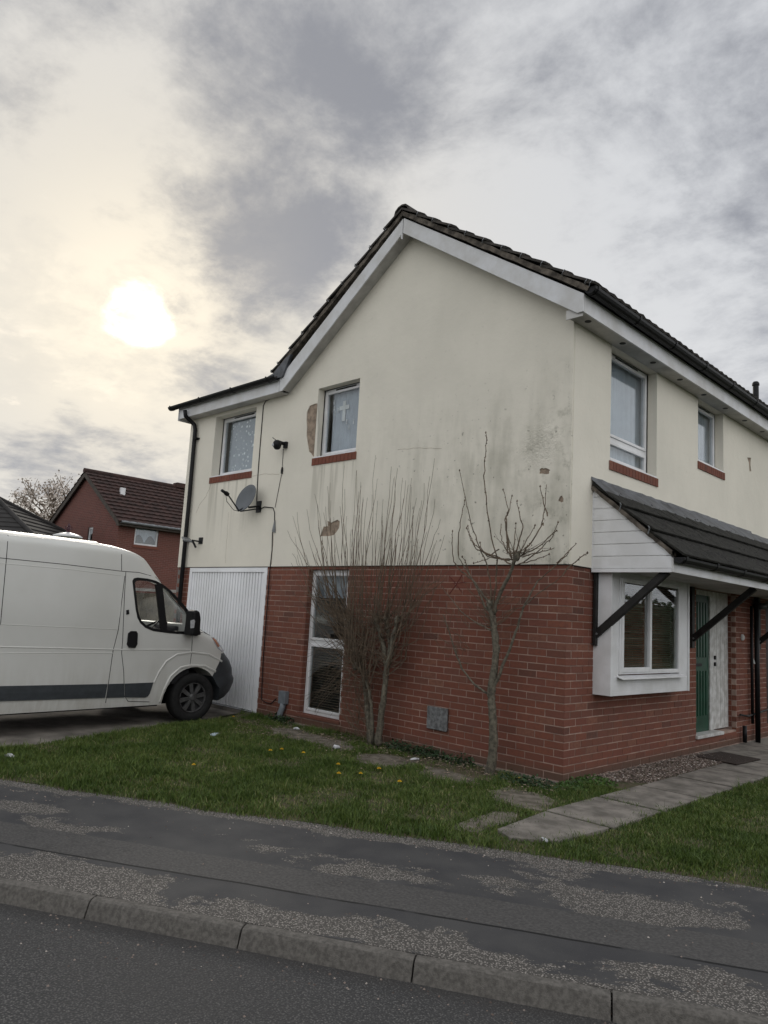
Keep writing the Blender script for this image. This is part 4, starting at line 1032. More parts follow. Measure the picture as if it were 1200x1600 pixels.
mv.rnd = [0] * len(mv.f)
bm = bmesh.new(); me = mv.mesh('shell'); bm.from_mesh(me); bmesh.ops.recalc_face_normals(bm, faces=bm.faces)
BVH = BVHTree.FromBMesh(bm)
bm.to_mesh(me); bm.free()
body = link('body', me, MT['paint'], van)
def zoom4(pts): return [(180 + a / 5.715, 870 + b_ / 5.715) for a, b_ in pts]
win_out = [sz(*p, WV - .02) for p in zoom4([(160, 215), (175, 192), (210, 185), (300, 195), (370, 213), (430, 245), (500, 302), (570, 378), (640, 465), (668, 520), (655, 690), (540, 688), (440, 678), (330, 662), (260, 632), (215, 590), (192, 545), (178, 470), (168, 340)])]
def cutter(mbx):
    me_ = mbx.mesh('cut'); b_ = bmesh.new(); b_.from_mesh(me_); bmesh.ops.recalc_face_normals(b_, faces=b_.faces); b_.to_mesh(me_); b_.free()
    return bpy.data.objects.new('cut', me_)
cuts = []
inner = MB()   # hollow cab and load space
for z in [.42, .6, .8, 1.0, 1.15, 1.22, 1.27, 1.32, 1.45, 1.6, 1.76, 1.93, 2.06, 2.15, 2.22, 2.26]:
    h = slice_(z); h = [(max(x - .05, .0), min(s, 9) - (.06 if i > 10 else 0)) for i, (x, s) in enumerate(h)]
    h = [(x, max(s, -4.22)) for x, s in h]
    lim = -.02 if z < 1.24 else 9
    h = [(x, min(s, lim)) for x, s in h]
    h[-1] = (0, h[-1][1]); full = h + [(-x, s) for x, s in h[::-1][1:]]; inner.v += [(x, s, z) for x, s in full]
k2 = len(full); nz = 16
for i in range(nz - 1):
    for j in range(k2): inner.f.append((i * k2 + j, i * k2 + (j + 1) % k2, (i + 1) * k2 + (j + 1) % k2, (i + 1) * k2 + j))
inner.f.append(tuple(range(k2))[::-1]); inner.f.append(tuple(range((nz - 1) * k2, nz * k2))); inner.rnd = [0] * len(inner.f)
cuts.append(cutter(inner))
cuts.append(cutter(MB().prism(win_out, 0, -1.3, 1.3)))
HUB = (.045, .325)
cuts.append(cutter(MB().prism([(HUB[0] - .045 + .435 * math.cos(a * math.pi / 24) * (1.02 if a < 12 else 1.06), .27 + .465 * math.sin(a * math.pi / 24)) for a in range(25)] + [(-.47, .1), (.42, .1)], 0, .45, 1.4)))
cuts.append(cutter(MB().prism([(HUB[0] - .045 + .435 * math.cos(a * math.pi / 24) * (1.02 if a < 12 else 1.06), .27 + .465 * math.sin(a * math.pi / 24)) for a in range(25)] + [(-.47, .1), (.42, .1)], 0, -1.4, -.45)))
cuts.append(cutter(MB().prism([(-3.35 + .42 * math.cos(a * math.pi / 24), .27 + .44 * math.sin(a * math.pi / 24)) for a in range(25)], 0, -1.4, 1.4)))
# windscreen opening
wsx = [(-.70, -.86, 1.98), (.70, -.86, 1.98), (.78, .2, 1.30), (-.78, .2, 1.30)]
ws = MB(); ws.add([(x, y - .35, z + .0) for x, y, z in wsx] + [(x, y + 1.1, z + .0) for x, y, z in wsx], [(0, 1, 2, 3), (7, 6, 5, 4)] + [(i, 4 + i, 4 + (i + 1) % 4, (i + 1) % 4) for i in range(4)], 0)
cuts.append(cutter(ws))
for c in cuts:
    COL.objects.link(c); c.parent = van
    md = body.modifiers.new('b', 'BOOLEAN'); md.operation = 'DIFFERENCE'; md.object = c; md.solver = 'EXACT'
bpy.context.view_layer.update()
dg = bpy.context.evaluated_depsgraph_get(); nm = bpy.data.meshes.new_from_object(body.evaluated_get(dg)); body.modifiers.clear(); body.data = nm
for c in cuts: bpy.data.objects.remove(c)
bm = bmesh.new(); bm.from_mesh(nm)
pn = Vector((0, 1, -.53)).normalized(); pc = Vector((0, .345, .68))
sel = [f for f in bm.faces if f.calc_center_median().y > .15 and f.calc_center_median().z < 1.02]
geom = list({v for f in sel for v in f.verts}) + list({e for f in sel for e in f.edges}) + sel
bmesh.ops.bisect_plane(bm, geom=geom, plane_co=pc, plane_no=pn)
sel = [f for f in bm.faces if f.calc_center_median().y > .1 and f.calc_center_median().z < 1.02]
geom = list({v for f in sel for v in f.verts}) + list({e for f in sel for e in f.edges}) + sel
bmesh.ops.bisect_plane(bm, geom=geom, plane_co=(0, 0, .915), plane_no=(0, 0, 1))
bump_f = [f for f in bm.faces if f.calc_center_median().z < .914 and (f.calc_center_median() - pc).dot(pn) > 0 and f.calc_center_median().y > .2]
bm2 = bm.copy(); idx = {f.index for f in bump_f}
bm.faces.index_update(); idx = {f.index for f in bump_f}
bm2.faces.ensure_lookup_table()
bmesh.ops.delete(bm2, geom=[f for f in bm2.faces if f.index not in idx], context='FACES')
bmesh.ops.delete(bm, geom=bump_f, context='FACES')
bm.to_mesh(nm); bm.free()
bpm = bpy.data.meshes.new('bumper')
for v in bm2.verts:
    if v.co.z < .60 and v.co.y > .4: v.co.y += .03; v.co.x *= 1.012
bm2.to_mesh(bpm); bm2.free(); bpm.materials.clear()
nm.materials.clear(); nm.materials.append(MT['paint'])
for p in nm.polygons: p.use_smooth = True; p.material_index = 0
for p in bpm.polygons: p.use_smooth = True; p.material_index = 0
if hasattr(nm, 'set_sharp_from_angle'): nm.set_sharp_from_angle(angle=R(32)); bpm.set_sharp_from_angle(angle=R(32))
bpo = link('bumper', bpm, MT['strip'], van)
def hitpx(px, py, off):
    o = VI @ EYE; d = (VI.to_3x3() @ ray(px, py)).normalized(); r = BVH.ray_cast(o, d)
    for k_ in range(1, 12):
        if r[0] is not None: break
        r = BVH.ray_cast(o, (VI.to_3x3() @ ray(px - 1.2 * k_, py)).normalized())
    if r[0] is None: return None
    n_ = r[1] if r[1].dot(d) < 0 else -r[1]; return r[0] + n_ * off
def van_patch(name, pxpoly, mat, off=.006, thick=.004, parent=van, label=None):
    pts = []
    k = len(pxpoly)
    for i in range(k):
        a = pxpoly[i]; b_ = pxpoly[(i + 1) % k]; d = math.hypot(b_[0] - a[0], b_[1] - a[1]); m_ = max(1, int(d / 9))
        for j in range(m_): pts.append((a[0] + (b_[0] - a[0]) * j / m_, a[1] + (b_[1] - a[1]) * j / m_))
    h = [hitpx(x, y, off) for x, y in pts]; hb = [hitpx(x, y, -thick) for x, y in pts]
    if any(v is None for v in h): print('patch miss', name); return None
    tri = geometry.tessellate_polygon([[Vector((x, y, 0)) for x, y in pts]]); n_ = len(pts)
    m_ = MB().add(h + hb, [tuple(t) for t in tri] + [(i, (i + 1) % n_, n_ + (i + 1) % n_, n_ + i) for i in range(n_)], 0)
    return m_.build(name, mat, parent)
def van_line(name, pxs, r, mat, off=0.0, parent=body):
    pts = []
    for a, b_ in zip(pxs[:-1], pxs[1:]):
        k_ = max(1, int(math.hypot(b_[0] - a[0], b_[1] - a[1]) / 8))
        for j in range(k_): pts.append((a[0] + (b_[0] - a[0]) * j / k_, a[1] + (b_[1] - a[1]) * j / k_))
    pts.append(pxs[-1]); h = [hitpx(x, y, off) for x, y in pts]; h = [p for p in h if p is not None]
    if len(h) > 1: return MB().tube(h, r, 6).build(name, mat, parent)
z3 = lambda pts: [(a / 3, 700 + b_ / 3) for a, b_ in pts]
van_patch('side_strip', z3([(-60, 1117), (502, 1106), (490, 1170), (-60, 1188)]), MT['strip'], .014)
van_patch('side_strip', z3([(507, 1106), (580, 1104), (582, 1168), (497, 1170)]), MT['strip'], .014)
van_patch('side_strip', z3([(584, 1104), (716, 1099), (700, 1150), (690, 1164), (678, 1168), (586, 1168)]), MT['strip'], .014)
seams = [
    [(-60, 505), (0, 515), (300, 545), (575, 578), (650, 583), (730, 605), (790, 640), (880, 745)],
    [(590, 580), (583, 700), (575, 900), (570, 960), (580, 1050), (583, 1160), (600, 1188), (700, 1190)],
    [(40, 385), (30, 520), (2, 830)], [(570, 450), (570, 575)],
    [(902, 870), (898, 960), (890, 1020), (850, 1030)], [(585, 600), (555, 850), (530, 950), (495, 1195)],
    [(905, 880), (960, 830), (985, 880)],
]
for s_ in seams: van_line('panel_gap', z3(s_), .0042, MT['seam'], -.0005)
for s_ in ([(-60, 525), (0, 540), (300, 566), (572, 598)], [(575, 600), (565, 760), (550, 848)], [(-60, 820), (0, 826), (270, 838), (548, 850)], [(40, 410), (300, 432), (570, 472)]):
    van_line('pressed_crease', z3(s_), .0045, MT['paint'], -.001)
van_line('pressed_crease', z3([(-60, 932), (0, 932), (300, 938), (560, 945), (890, 945)]), .010, MT['paint'], -.003)
van_line('pressed_crease', z3([(-60, 965), (0, 962), (300, 960), (530, 962)]), .006, MT['paint'], -.002)
van_line('arch_flare', z3([(748, 1190), (770, 1130), (800, 1070), (845, 1030), (893, 1020), (960, 1022), (1010, 1048)]), .020, MT['paint'], -.006)
van_line('arch_flare', z3([(722, 1100), (745, 1050), (780, 1000), (830, 968), (900, 958), (980, 968), (1040, 1000)]), .016, MT['paint'], -.004)
van_patch('door_handle', z3([(600, 868), (612, 858), (636, 858), (642, 868), (640, 920), (630, 936), (602, 934), (594, 920)]), MT['black'], .022)
van_patch('fuel_flap', z3([(591, 760), (602, 758), (604, 778), (592, 781)]), MT['black'], .012)
hl = van_patch('headlight', z3([(990, 888), (1008, 890), (1028, 915), (1046, 950), (1040, 956), (1020, 940), (1002, 910)]), MT['clearlens'], .010)
if hl: van_patch('indicator', z3([(995, 893), (1010, 902), (1026, 930), (1020, 934), (1006, 910)]), MT['amber'], .016, .0, hl)
# windows of the cab
for sgn in (1, -1):
    m = MB(); n_ = len(win_out); cx = sum(p[0] for p in win_out) / n_; czz = sum(p[1] for p in win_out) / n_
    T = lambda s, z, e=0: (sgn * (wid(z) + e), s, z)
    sm = [(cx + (p[0] - cx) * .90, czz + (p[1] - czz) * .90) for p in win_out]
    vs = [T(*p, .004) for p in win_out] + [T(*p, .002) for p in sm] + [T(*p, -.03) for p in win_out] + [T(*p, -.03) for p in sm]
    m.add(vs, [(i, (i + 1) % n_, n_ + (i + 1) % n_, n_ + i) for i in range(n_)] + [(n_ + i, n_ + (i + 1) % n_, 3 * n_ + (i + 1) % n_, 3 * n_ + i) for i in range(n_)] + [(i, (i + 1) % n_, 2 * n_ + (i + 1) % n_, 2 * n_ + i) for i in range(n_)], 0)
    sa, za = sz(*zoom4([(408, 235)])[0], WV); sb_, zb_ = sz(*zoom4([(430, 680)])[0], WV)
    vs = [T(sa - .05, za - .02, .003), T(sa + .05, za - .02, .003), T(sb_ + .06, zb_ + .02, .003), T(sb_ - .035, zb_ + .02, .003)]
    m.add(vs + [(v[0] - sgn * .03, v[1], v[2]) for v in vs], [(0, 1, 2, 3), (4, 7, 6, 5), (0, 3, 7, 4), (1, 5, 6, 2)], 0)
    dw = m.build('door_window', MT['black'], van)
    vs, fs = tess(sm, []); MB().add([T(*p, -.012) for p in vs], fs, 0).build('pane', MT['glass'], dw, fix=False)
# windscreen glass: the shell surface itself, 8 mm inside
vsn = []; nzs = [1.29 + .72 * i / 12 for i in range(13)]; kk = None
for z in nzs:
    h = [p for p in slice_(z)][-23:]; row = [(x * .985, s - .012) for x, s in h] + [(-x * .985, s - .012) for x, s in h[::-1][1:]]; kk = len(row); vsn += [(x, s, z) for x, s in row]
MB().add(vsn, [(i * kk + j, i * kk + j + 1, (i + 1) * kk + j + 1, (i + 1) * kk + j) for i in range(12) for j in range(4, kk - 5)], 0).build('windscreen', MT['glass'], van, smooth=True, fix=False)
# cab interior
MB().box(-.85, .85, -.28, .0, .5, 1.19).prism([(-.28, 1.19), (-.02, 1.19), (-.1, 1.27), (-.2, 1.27)], 0, .2, .7).build('dashboard', MT['seat'], van, bevel=.03)
MB().box(-.88, .88, -1.35, -1.31, .45, 2.1).build('bulkhead', MT['seat'], van)
for x in (-.5, .5):
    se = MB().box(x - .26, x + .26, -1.05, -.55, .55, .82).build('seat', MT['seat'], van, bevel=.06)
    MB().prism([(-1.08, .8), (-.95, .8), (-1.1, 1.4), (-1.2, 1.4)], 0, x - .25, x + .25).build('backrest', MT['seat'], se, bevel=.04)
    MB().box(x - .13, x + .13, -1.2, -1.1, 1.42, 1.58).build('headrest', MT['seat'], se, bevel=.04)
sc_ = Vector((.5, -.42, 1.22)); sa_ = Vector((0, -.55, .83)).normalized(); a_ = Vector((1, 0, 0)); b_ = sa_.cross(a_)
m = MB(); m.tube([sc_ + (a_ * math.cos(i * .2618) + b_ * math.sin(i * .2618)) * .2 for i in range(25)], .016, 8, False)
for q_ in (0, 2.1, 4.2): m.tube([sc_, sc_ + (a_ * math.cos(q_) + b_ * math.sin(q_)) * .2], .014, 6)
m.tube([sc_, sc_ + Vector((0, .25, -.25))], .04, 8); m.build('steering_wheel', MT['black'], van, smooth=True)
# mirror
mp = hitpx(*z3([(905, 840)])[0], 0.0)
mp = Vector((WV + .10, mp.y - .04, 1.27))
m = MB(); bmx = bmesh.new()
z4 = [sz(*p, WV + .1) for p in zoom4([(655, 485), (690, 472), (716, 490), (722, 560), (716, 690), (690, 705), (630, 700), (640, 640), (650, 560)])]
mir = MB().prism(z4, 0, WV + .03, WV + .22).build('wing_mirror', MT['black'], van, bevel=.03)
z5 = [sz(*p, WV + .22) for p in zoom4([(672, 570), (705, 560), (712, 575), (704, 635), (672, 640)])]
MB().prism(z5, 0, WV + .215, WV + .226).build('indicator', MT['clearlens'], mir, bevel=.004)
z6 = [sz(*p, WV) for p in zoom4([(640, 640), (740, 660), (742, 695), (640, 700)])]
MB().prism(z6, 0, WV - .05, WV + .06).build('mirror_arm', MT['black'], mir, bevel=.01)
MB().prism([(a, b_) for a, b_ in z4], 0, -WV - .22, -WV - .03).build('wing_mirror', MT['black'], van, bevel=.03)
# wheels
def wheel(s, x, steer=0):
    sg = 1 if x > 0 else -1; c = Vector((x, s, HUB[1])); rot = Matrix.Translation(c) @ Matrix.Rotation(steer, 4, 'Z') @ Matrix.Translation(-c)
    axv = rot.to_3x3() @ Vector((sg, 0, 0))
    t = MB().lathe([(.205, .075), (.215, .095), (.25, .105), (.295, .10), (.318, .085), (.325, .06), (.326, 0), (.325, -.06), (.318, -.085), (.29, -.1), (.2, -.1), (.195, -.06)], c, axv, 48).build('wheel', MT['tyre'], van, smooth=True)
    r = MB().lathe([(.207, .08), (.20, .086), (.188, .075), (.182, .045), (.001, .03)], c, axv, 40)
    r.build('rim', MT['black'], t, smooth=True)
    u1 = axv.orthogonal().normalized(); u2 = axv.cross(u1); m = MB()
    for q_ in range(8):
        a = q_ * math.pi / 4 + .2; d = u1 * math.cos(a) + u2 * math.sin(a); p = axv.cross(d)
        for w0, w1, l0, l1 in ((.020, .030, .04, .192),):
            vs = [c + axv * h + d * l + p * ww for l, ww0, h0 in ((l0, w0, .078), (l1, w1, .074)) for ww in (-ww0, ww0) for h in (h0 - .03, h0)]
            m.add(vs, [(0, 1, 3, 2), (4, 6, 7, 5), (0, 4, 5, 1), (2, 3, 7, 6), (0, 2, 6, 4), (1, 5, 7, 3)], 0)
    m.lathe([(.001, .09), (.035, .086), (.052, .076), (.052, .05)], c, axv, 20)
    m.lathe([(.183, .06), (.187, .082), (.203, .084), (.207, .06)], c, axv, 40)
    m.build('wheel_trim', MT['rim'], t)
wheel(HUB[0], .84, R(-6)); wheel(HUB[0], -.84, R(-6)); wheel(-3.35, .84); wheel(-3.35, -.84)
m = MB().box(-.62, .62, -.5, .45, .25, .75).box(.40, .47, -.5, .5, .2, .8).box(-.47, -.40, -.5, .5, .2, .8); m.box(-.75, .75, -3.9, -.5, .22, .34); m.build('underbody', MT['liner'], van)
MB().box(.78, .93, -1.0, -.52, .245, .275).build('step', MT['black'], van)

# ------------------------------------------------------------------ shrub and small tree
def wiggle(pts, k=3, amp=.01):
    out = []
    for a, b_ in zip(pts[:-1], pts[1:]):
        a, b_ = Vector(a), Vector(b_)
        for i in range(k): out.append(a.lerp(b_, i / k) + Vector([random.uniform(-amp, amp) for _ in range(3)]) * (1 if i else .3))
    out.append(Vector(pts[-1])); return out
def radii(n, r0, r1): return [r0 + (r1 - r0) * i / (n - 1) for i in range(n)]
sb = onz(581, 1160, -.02); YS = -.24
shrub = empty('leafless_shrub', (sb.x, YS, -.02)); tag(shrub, 'leafless many-stemmed shrub with upright whippy shoots in front of the tall window', 'shrub')
def S(px, py, dy=0): return ony(px, py, YS + dy)
stems = [([(579, 1165), (577, 1130), (574, 1101), (570, 1058), (560.6, 1026), (549, 1002), (546, 975)], .042, .022, 0.02),
         ([(590, 1165), (592.5, 1144), (597, 1105), (601, 1077), (604.6, 1043), (611, 1020), (615, 992), (621, 968)], .045, .024, -.04),
         ([(604.6, 1045), (600, 1011), (594, 990), (588, 968)], .032, .020, -.06), ([(583, 1160), (580, 1110), (577, 1080), (566, 1050), (556, 1040)], .025, .012, -.1),
         ([(604, 1043), (609, 1015), (606, 985), (603, 965)], .026, .018, .02)]
m = MB(); knots = []
for px, r0, r1, dy in stems:
    pts = wiggle([S(a, b_, dy * i / len(px)) for i, (a, b_) in enumerate(px)], 3, .008)
    m.tube(pts, [r * random.uniform(.88, 1.15) for r in radii(len(pts), r0, r1)], 8)
    knots.append(pts[-1]); knots += pts[len(pts) // 2:]
    e = pts[-1]; m.lathe([(.001, .05), (.03, .035), (.038, 0), (.03, -.04), (.012, -.06)], e, (.1, .1, 1), 8)
m.build('trunk', MT['bark'], shrub, smooth=True)
m = MB()
def shoot(m, base, tip, r0=.0055, bend=.08, n=8, thick_end=.0014):
    base, tip = Vector(base), Vector(tip); L = (tip - base).length
    c = base + Vector((tip.x - base.x, tip.y - base.y, 0)) * .62 + Vector((0, 0, (tip.z - base.z) * .40)) + Vector([random.uniform(-bend, bend) * L * .5 for _ in range(3)])
    pts = []; wk = Vector()
    for i in range(n + 1):
        t = i / n; wk = wk + Vector([random.gauss(0, .006) for _ in range(3)]); pts.append(base * (1 - t) ** 2 + c * 2 * t * (1 - t) + tip * t * t + wk * (t > 0) * (.3 + L))
    m.tube(pts, radii(len(pts), r0, thick_end), 4, False); return pts
tips = [(455, 810), (463, 838), (470, 800), (481, 790), (482, 845), (492, 785), (497, 770), (506, 755), (512, 760), (532, 728), (522, 775), (549, 736), (552, 750), (563, 755), (561, 790), (575, 760), (578, 770), (587, 722), (585, 760), (597, 790), (609, 740), (612, 738), (611, 750), (624, 728), (616, 790), (632, 742), (641, 738), (637, 760), (652, 775), (675, 722), (658, 780), (679, 785), (683, 808), (699, 838), (690, 850), (652, 800), (645, 795), (600, 810), (570, 800), (530, 800), (520, 830), (500, 830), (475, 860), (447, 828), (540, 770), (566, 775)]
tops = [knots[i] for i in range(len(knots))]
def near_knot(px, jitter):
    c = [k_ for k_ in tops]; tx = ony(px, 900, YS).x
    c.sort(key=lambda k_: abs(k_.x - (sb.x + (tx - sb.x) * .45)) + random.uniform(0, .25)); return c[0]
for px, py in tips:
    for rep in range(3):
        jx, jy = (0, 0) if rep == 0 else (random.uniform(-14, 14), random.uniform(10, 120))
        t_ = ony(px + jx, py + jy, YS + random.uniform(-.28, .12)); k_ = near_knot(px, .2)
        side = Vector(((t_.x - k_.x) * random.uniform(.25, .6), random.uniform(-.1, .06), random.uniform(.05, .4)))
        e_ = k_ + side; lo_ = shoot(m, k_ + Vector([random.uniform(-.03, .03) for _ in range(3)]), e_, random.uniform(.006, .008), .2, 4, .005)
        shoot(m, e_, t_, random.uniform(.0042, .0056), .05, 10, .0018)
for i in range(105):   # short dense growth round the heads and fanning over the window
    k_ = random.choice(knots); a = random.uniform(0, 6.28); L = random.uniform(.25, .8)
    d = Vector((-abs(math.cos(a)) * .8 if random.random() < .62 else math.cos(a) * .7, math.sin(a) * .4 - .12, random.uniform(.0, 1.0))).normalized()
    t_ = k_ + d * L
    if t_.y > -.05: t_.y = -.05 - random.random() * .1
    shoot(m, k_, t_, .004, .15, 6)
for i in range(110):   # sweeping low shoots across the tall window
    k_ = random.choice(knots); px = random.uniform(470, 560); py = random.uniform(930, 1120)
    t_ = ony(px, py, YS + random.uniform(-.2, .1)); shoot(m, k_, t_, .004, .12, 6)
for i in range(70):
    k_ = Vector((sb.x + random.uniform(-.15, .15), YS + random.uniform(-.1, .08), random.uniform(0, .5))); t_ = k_ + Vector((random.uniform(-.45, .25), random.uniform(-.15, .1), random.uniform(.05, .6))); shoot(m, k_, t_, .003, .15, 5)
m.build('shoots', MT['twig'], shrub, fix=False)

YT = -.27; tb = onz(765, 1210, -.02)
tree = empty('bare_tree', (tb.x, YT, -.02)); tag(tree, 'slender bare young tree with a knobbly pruned head near the brick corner', 'tree')
def T_(px, py, dy=0): return ony(px, py, YT + dy)
m = MB()
def limb(pxs, r0, r1, dy0=0, dy1=0, k=3, amp=.006, n=8):
    pts = wiggle([T_(a, b_, dy0 + (dy1 - dy0) * i / (len(pxs) - 1)) for i, (a, b_) in enumerate(pxs)], k, amp)
    m.tube(pts, [r * random.uniform(.9, 1.1) for r in radii(len(pts), r0, r1)], n); return pts
limb([(763, 1213), (765, 1204), (770, 1180), (771, 1160), (770.5, 1126), (768, 1100), (767, 1086), (770, 1060), (773, 1040), (776, 1012), (773, 990), (771, 972), (768, 950), (764, 938)], .052, .03)
limb([(767, 1088), (757, 1081), (740, 1068), (722, 1046), (711, 1018), (704, 995), (698, 975), (692, 960)], .014, .005, 0, -.15)
limb([(769, 1082), (777, 1062), (785, 1040), (800, 1004), (809, 980), (818, 948), (828, 930), (840, 908)], .018, .007, 0, .05)
limb([(818, 948), (832, 935), (858, 915), (880, 898)], .007, .003, .05, .02)
limb([(771, 960), (775, 942), (785, 920), (798, 893), (806, 872), (812, 862)], .022, .016, 0, -.05)
limb([(769, 965), (758, 948), (748, 925), (737, 905)], .012, .005, 0, -.12)
limb([(766, 945), (752, 925), (738, 905), (722, 880), (716, 868)], .010, .004, 0, -.1)
limb([(770, 985), (748, 975), (720, 955), (700, 930), (690, 915)], .008, .003, -.02, -.2)
limb([(818, 948), (800, 952), (785, 958)], .004, .002)
m.lathe([(.001, .04), (.03, .03), (.036, 0), (.03, -.04), (.018, -.06)], T_(808, 868, -.05), (.2, 0, 1), 10); m.lathe([(.001, .06), (.045, .04), (.05, 0), (.03, -.06)], T_(767, 945), (0, 0, 1), 10)
m.build('trunk', MT['bark'], tree, smooth=True)
m = MB()
long_ = [[(770, 955), (775, 912), (777, 872), (768, 840), (760, 784), (756.5, 750), (757, 720), (760, 690), (759, 676)], [(767, 950), (766, 912), (760, 880), (745, 845), (735, 815), (728, 780), (718, 735)], [(716, 868), (716, 840), (720, 810), (726, 782)], [(737, 905), (718, 890), (709, 878), (706, 850), (707, 830)], [(737, 905), (728, 880), (722, 870)],
         [(804, 868), (795, 830), (793, 806), (796, 795), (786, 765)], [(800, 868), (797, 840), (792, 815), (797, 800), (800, 775)], [(806, 866), (806, 840), (806, 818)], [(808, 866), (815, 840), (820, 820), (813, 800), (808, 783)], [(812, 868), (830, 845), (845, 822), (850, 798), (854, 757)], [(850, 795), (846, 775), (844, 760)],
         [(812, 868), (822, 848), (836, 821)], [(815, 870), (845, 850), (862, 836), (872, 816)], [(815, 872), (848, 862), (866, 856)], [(813, 873), (840, 870), (858, 866)], [(816, 871), (846, 853), (866, 832), (870, 828)], [(800, 870), (780, 862), (760, 858), (742, 848), (729, 825)], [(802, 870), (775, 868), (745, 856), (735, 840), (731, 822)], [(798, 872), (785, 850), (780, 832), (783, 818)], [(795, 874), (765, 870), (740, 880)],
         [(840, 908), (862, 890), (880, 872), (893, 858)], [(880, 898), (890, 885), (912, 868), (918, 864)], [(870, 880), (884, 866), (901, 849)], [(722, 1046), (715, 1030), (712, 1010)], [(780, 858), (762, 870), (752, 860), (750, 848)]]
buds = MB()
def bud(p, r):
    p = Vector(p); buds.add([p + Vector(v) * r for v in ((0, 0, 1.6), (1, 0, 0), (0, 1, 0), (-1, 0, 0), (0, -1, 0), (0, 0, -1.2))], [(0, 1, 2), (0, 2, 3), (0, 3, 4), (0, 4, 1), (5, 2, 1), (5, 3, 2), (5, 4, 3), (5, 1, 4)], 0)
for i, L in enumerate(long_):
    dy = random.uniform(-.16, .10); sh_ = (random.uniform(-7, 5), random.uniform(-5, 12)) if 5 <= i <= 19 else (0, 0)
    pts = wiggle([T_(a + sh_[0] * (1 - j / (len(L) - 1)), b_ + sh_[1] * (1 - j / (len(L) - 1)), dy * j / len(L) - .03) for j, (a, b_) in enumerate(L)], 4, .007)
    m.tube(pts, radii(len(pts), .009 if len(L) > 4 else .007, .003), 5, False)
    for a, b_ in zip(pts[:-1], pts[1:]):
        kb_ = 3 if i == 0 else 1
        for q_ in range(kb_):
            if random.random() < .8: bud(a.lerp(b_, random.random()) + Vector([random.uniform(-.008, .008) for _ in range(3)]), random.uniform(.004, .008))
    if random.random() < .6: bud(pts[-1], .012)
kn = T_(808, 866, -.05)
for i in range(22):
    a = random.uniform(0, 6.28); L = random.uniform(.08, .40); t_ = kn + Vector((math.cos(a) * L, max(-.2, min(.2, math.sin(a) * L * .5)), random.uniform(-.02, .75) * L))
    p = shoot(m, kn + Vector([random.uniform(-.04, .04) for _ in range(3)]), t_, .004, .12, 5)
    if random.random() < .5: bud(p[-1], .008)
for i in range(60):
    k_ = T_(random.uniform(764, 774), random.uniform(935, 990)); a = random.uniform(0, 6.28); L = random.uniform(.12, .5); t_ = k_ + Vector((math.cos(a) * L, max(-.3, min(.15, math.sin(a) * L * .5)), random.uniform(.1, .9) * L)); shoot(m, k_, t_, .0035, .14, 5)
for i in range(40):
    k_ = T_(random.uniform(696, 735), random.uniform(960, 1040), -.12); t_ = k_ + Vector((random.uniform(-.3, .1), random.uniform(-.15, .1), random.uniform(-.02, .25))); shoot(m, k_, t_, .0028, .14, 5)
m.build('twigs', MT['twig'], tree, fix=False)
tag(buds.build('buds', MT['twig'], tree, fix=False), kind='stuff')

# ------------------------------------------------------------------ far houses, fence, lamp, blossom tree
far = empty('brick_house', (-27.8, 11, -.2)); tag(far, 'red brick house with brown tiled roof standing beyond the van', 'house')
FX0, FX1, FY0, FY1 = -31.5, -24.66, 6.95, 16.5; FE = 4.85; FR = 7.02; FM = (FX0 + FX1) / 2
m = MB(); vs, fs = tess([(FX0, -.2), (FX1, -.2), (FX1, FE), (FM, FR - .05), (FX0, FE)], [rect(-27.45, -27.0, 3.2, 4.55)])
m.add([(p[0], FY0, p[1]) for p in vs], fs); m.add([(p[0], FY1, p[1]) for p in vs], fs)
hw = [rect(7.68, 8.74, 3.82, 4.72), rect(10.0, 11.2, 3.74, 4.72), rect(12.5, 13.5, 3.8, 4.72)]
vs, fs = tess([(FY0, -.2), (FY1, -.2), (FY1, FE), (FY0, FE)], hw); m.add([(FX1, p[0], p[1]) for p in vs], fs); m.box(FX0 - .01, FX0, FY0, FY1, -.2, FE)
m.build('wall', MT['far_brick'], far, fix=False)
MB().box(FX0 + .3, FX1 - .35, FY0 + .35, FY1 - .3, 2.5, 4.8).build('interior', MT['darkroom'], far)
def far_window(plane, val, rc, sgn, mat='curtain'):
    a0, a1, z0, z1 = rc; P = (lambda a, d, z: (a, val + d, z)) if plane == 1 else (lambda a, d, z: (val - d, a, z)); m_ = MB(); t = .07
    def bx(a, b_, c, d_, e0, e1, mm_):
        p = P(a, e0, c); q_ = P(b_, e1, d_); mm_.box(min(p[0], q_[0]), max(p[0], q_[0]), min(p[1], q_[1]), max(p[1], q_[1]), c, d_)
    bx(a0, a0 + t, z0, z1, .04, .1, m_); bx(a1 - t, a1, z0, z1, .04, .1, m_); bx(a0 + t, a1 - t, z0, z0 + t, .04, .1, m_); bx(a0 + t, a1 - t, z1 - t, z1, .04, .1, m_)
    wv = m_.build('window', MT['upvc'], far); pm = MB(); bx(a0 + t, a1 - t, z0 + t, z1 - t, .06, .065, pm); pm.build('pane', MT['glass'], wv)
    if mat == 'swag':
        sw = MB(); n_ = 20; vs_ = []
        for i in range(n_ + 1):
            a = a0 + (a1 - a0) * i / n_; drop = z0 + .12 + .32 * abs(math.sin(i / n_ * math.pi * 2)) if True else z0
            vs_ += [P(a, .16, z1), P(a, .16 + .01 * (i % 2), drop)]
        sw.add(vs_, [(2 * i, 2 * i + 1, 2 * i + 3, 2 * i + 2) for i in range(n_)], 0); sw.build('net_curtain', MT['curtain'], wv, fix=False)
    sm_ = MB(); bx(a0 - .05, a1 + .05, z0 - .12, z0 - .0, -.03, .05, sm_); sm_.build('sill', MT['brick'], wv)
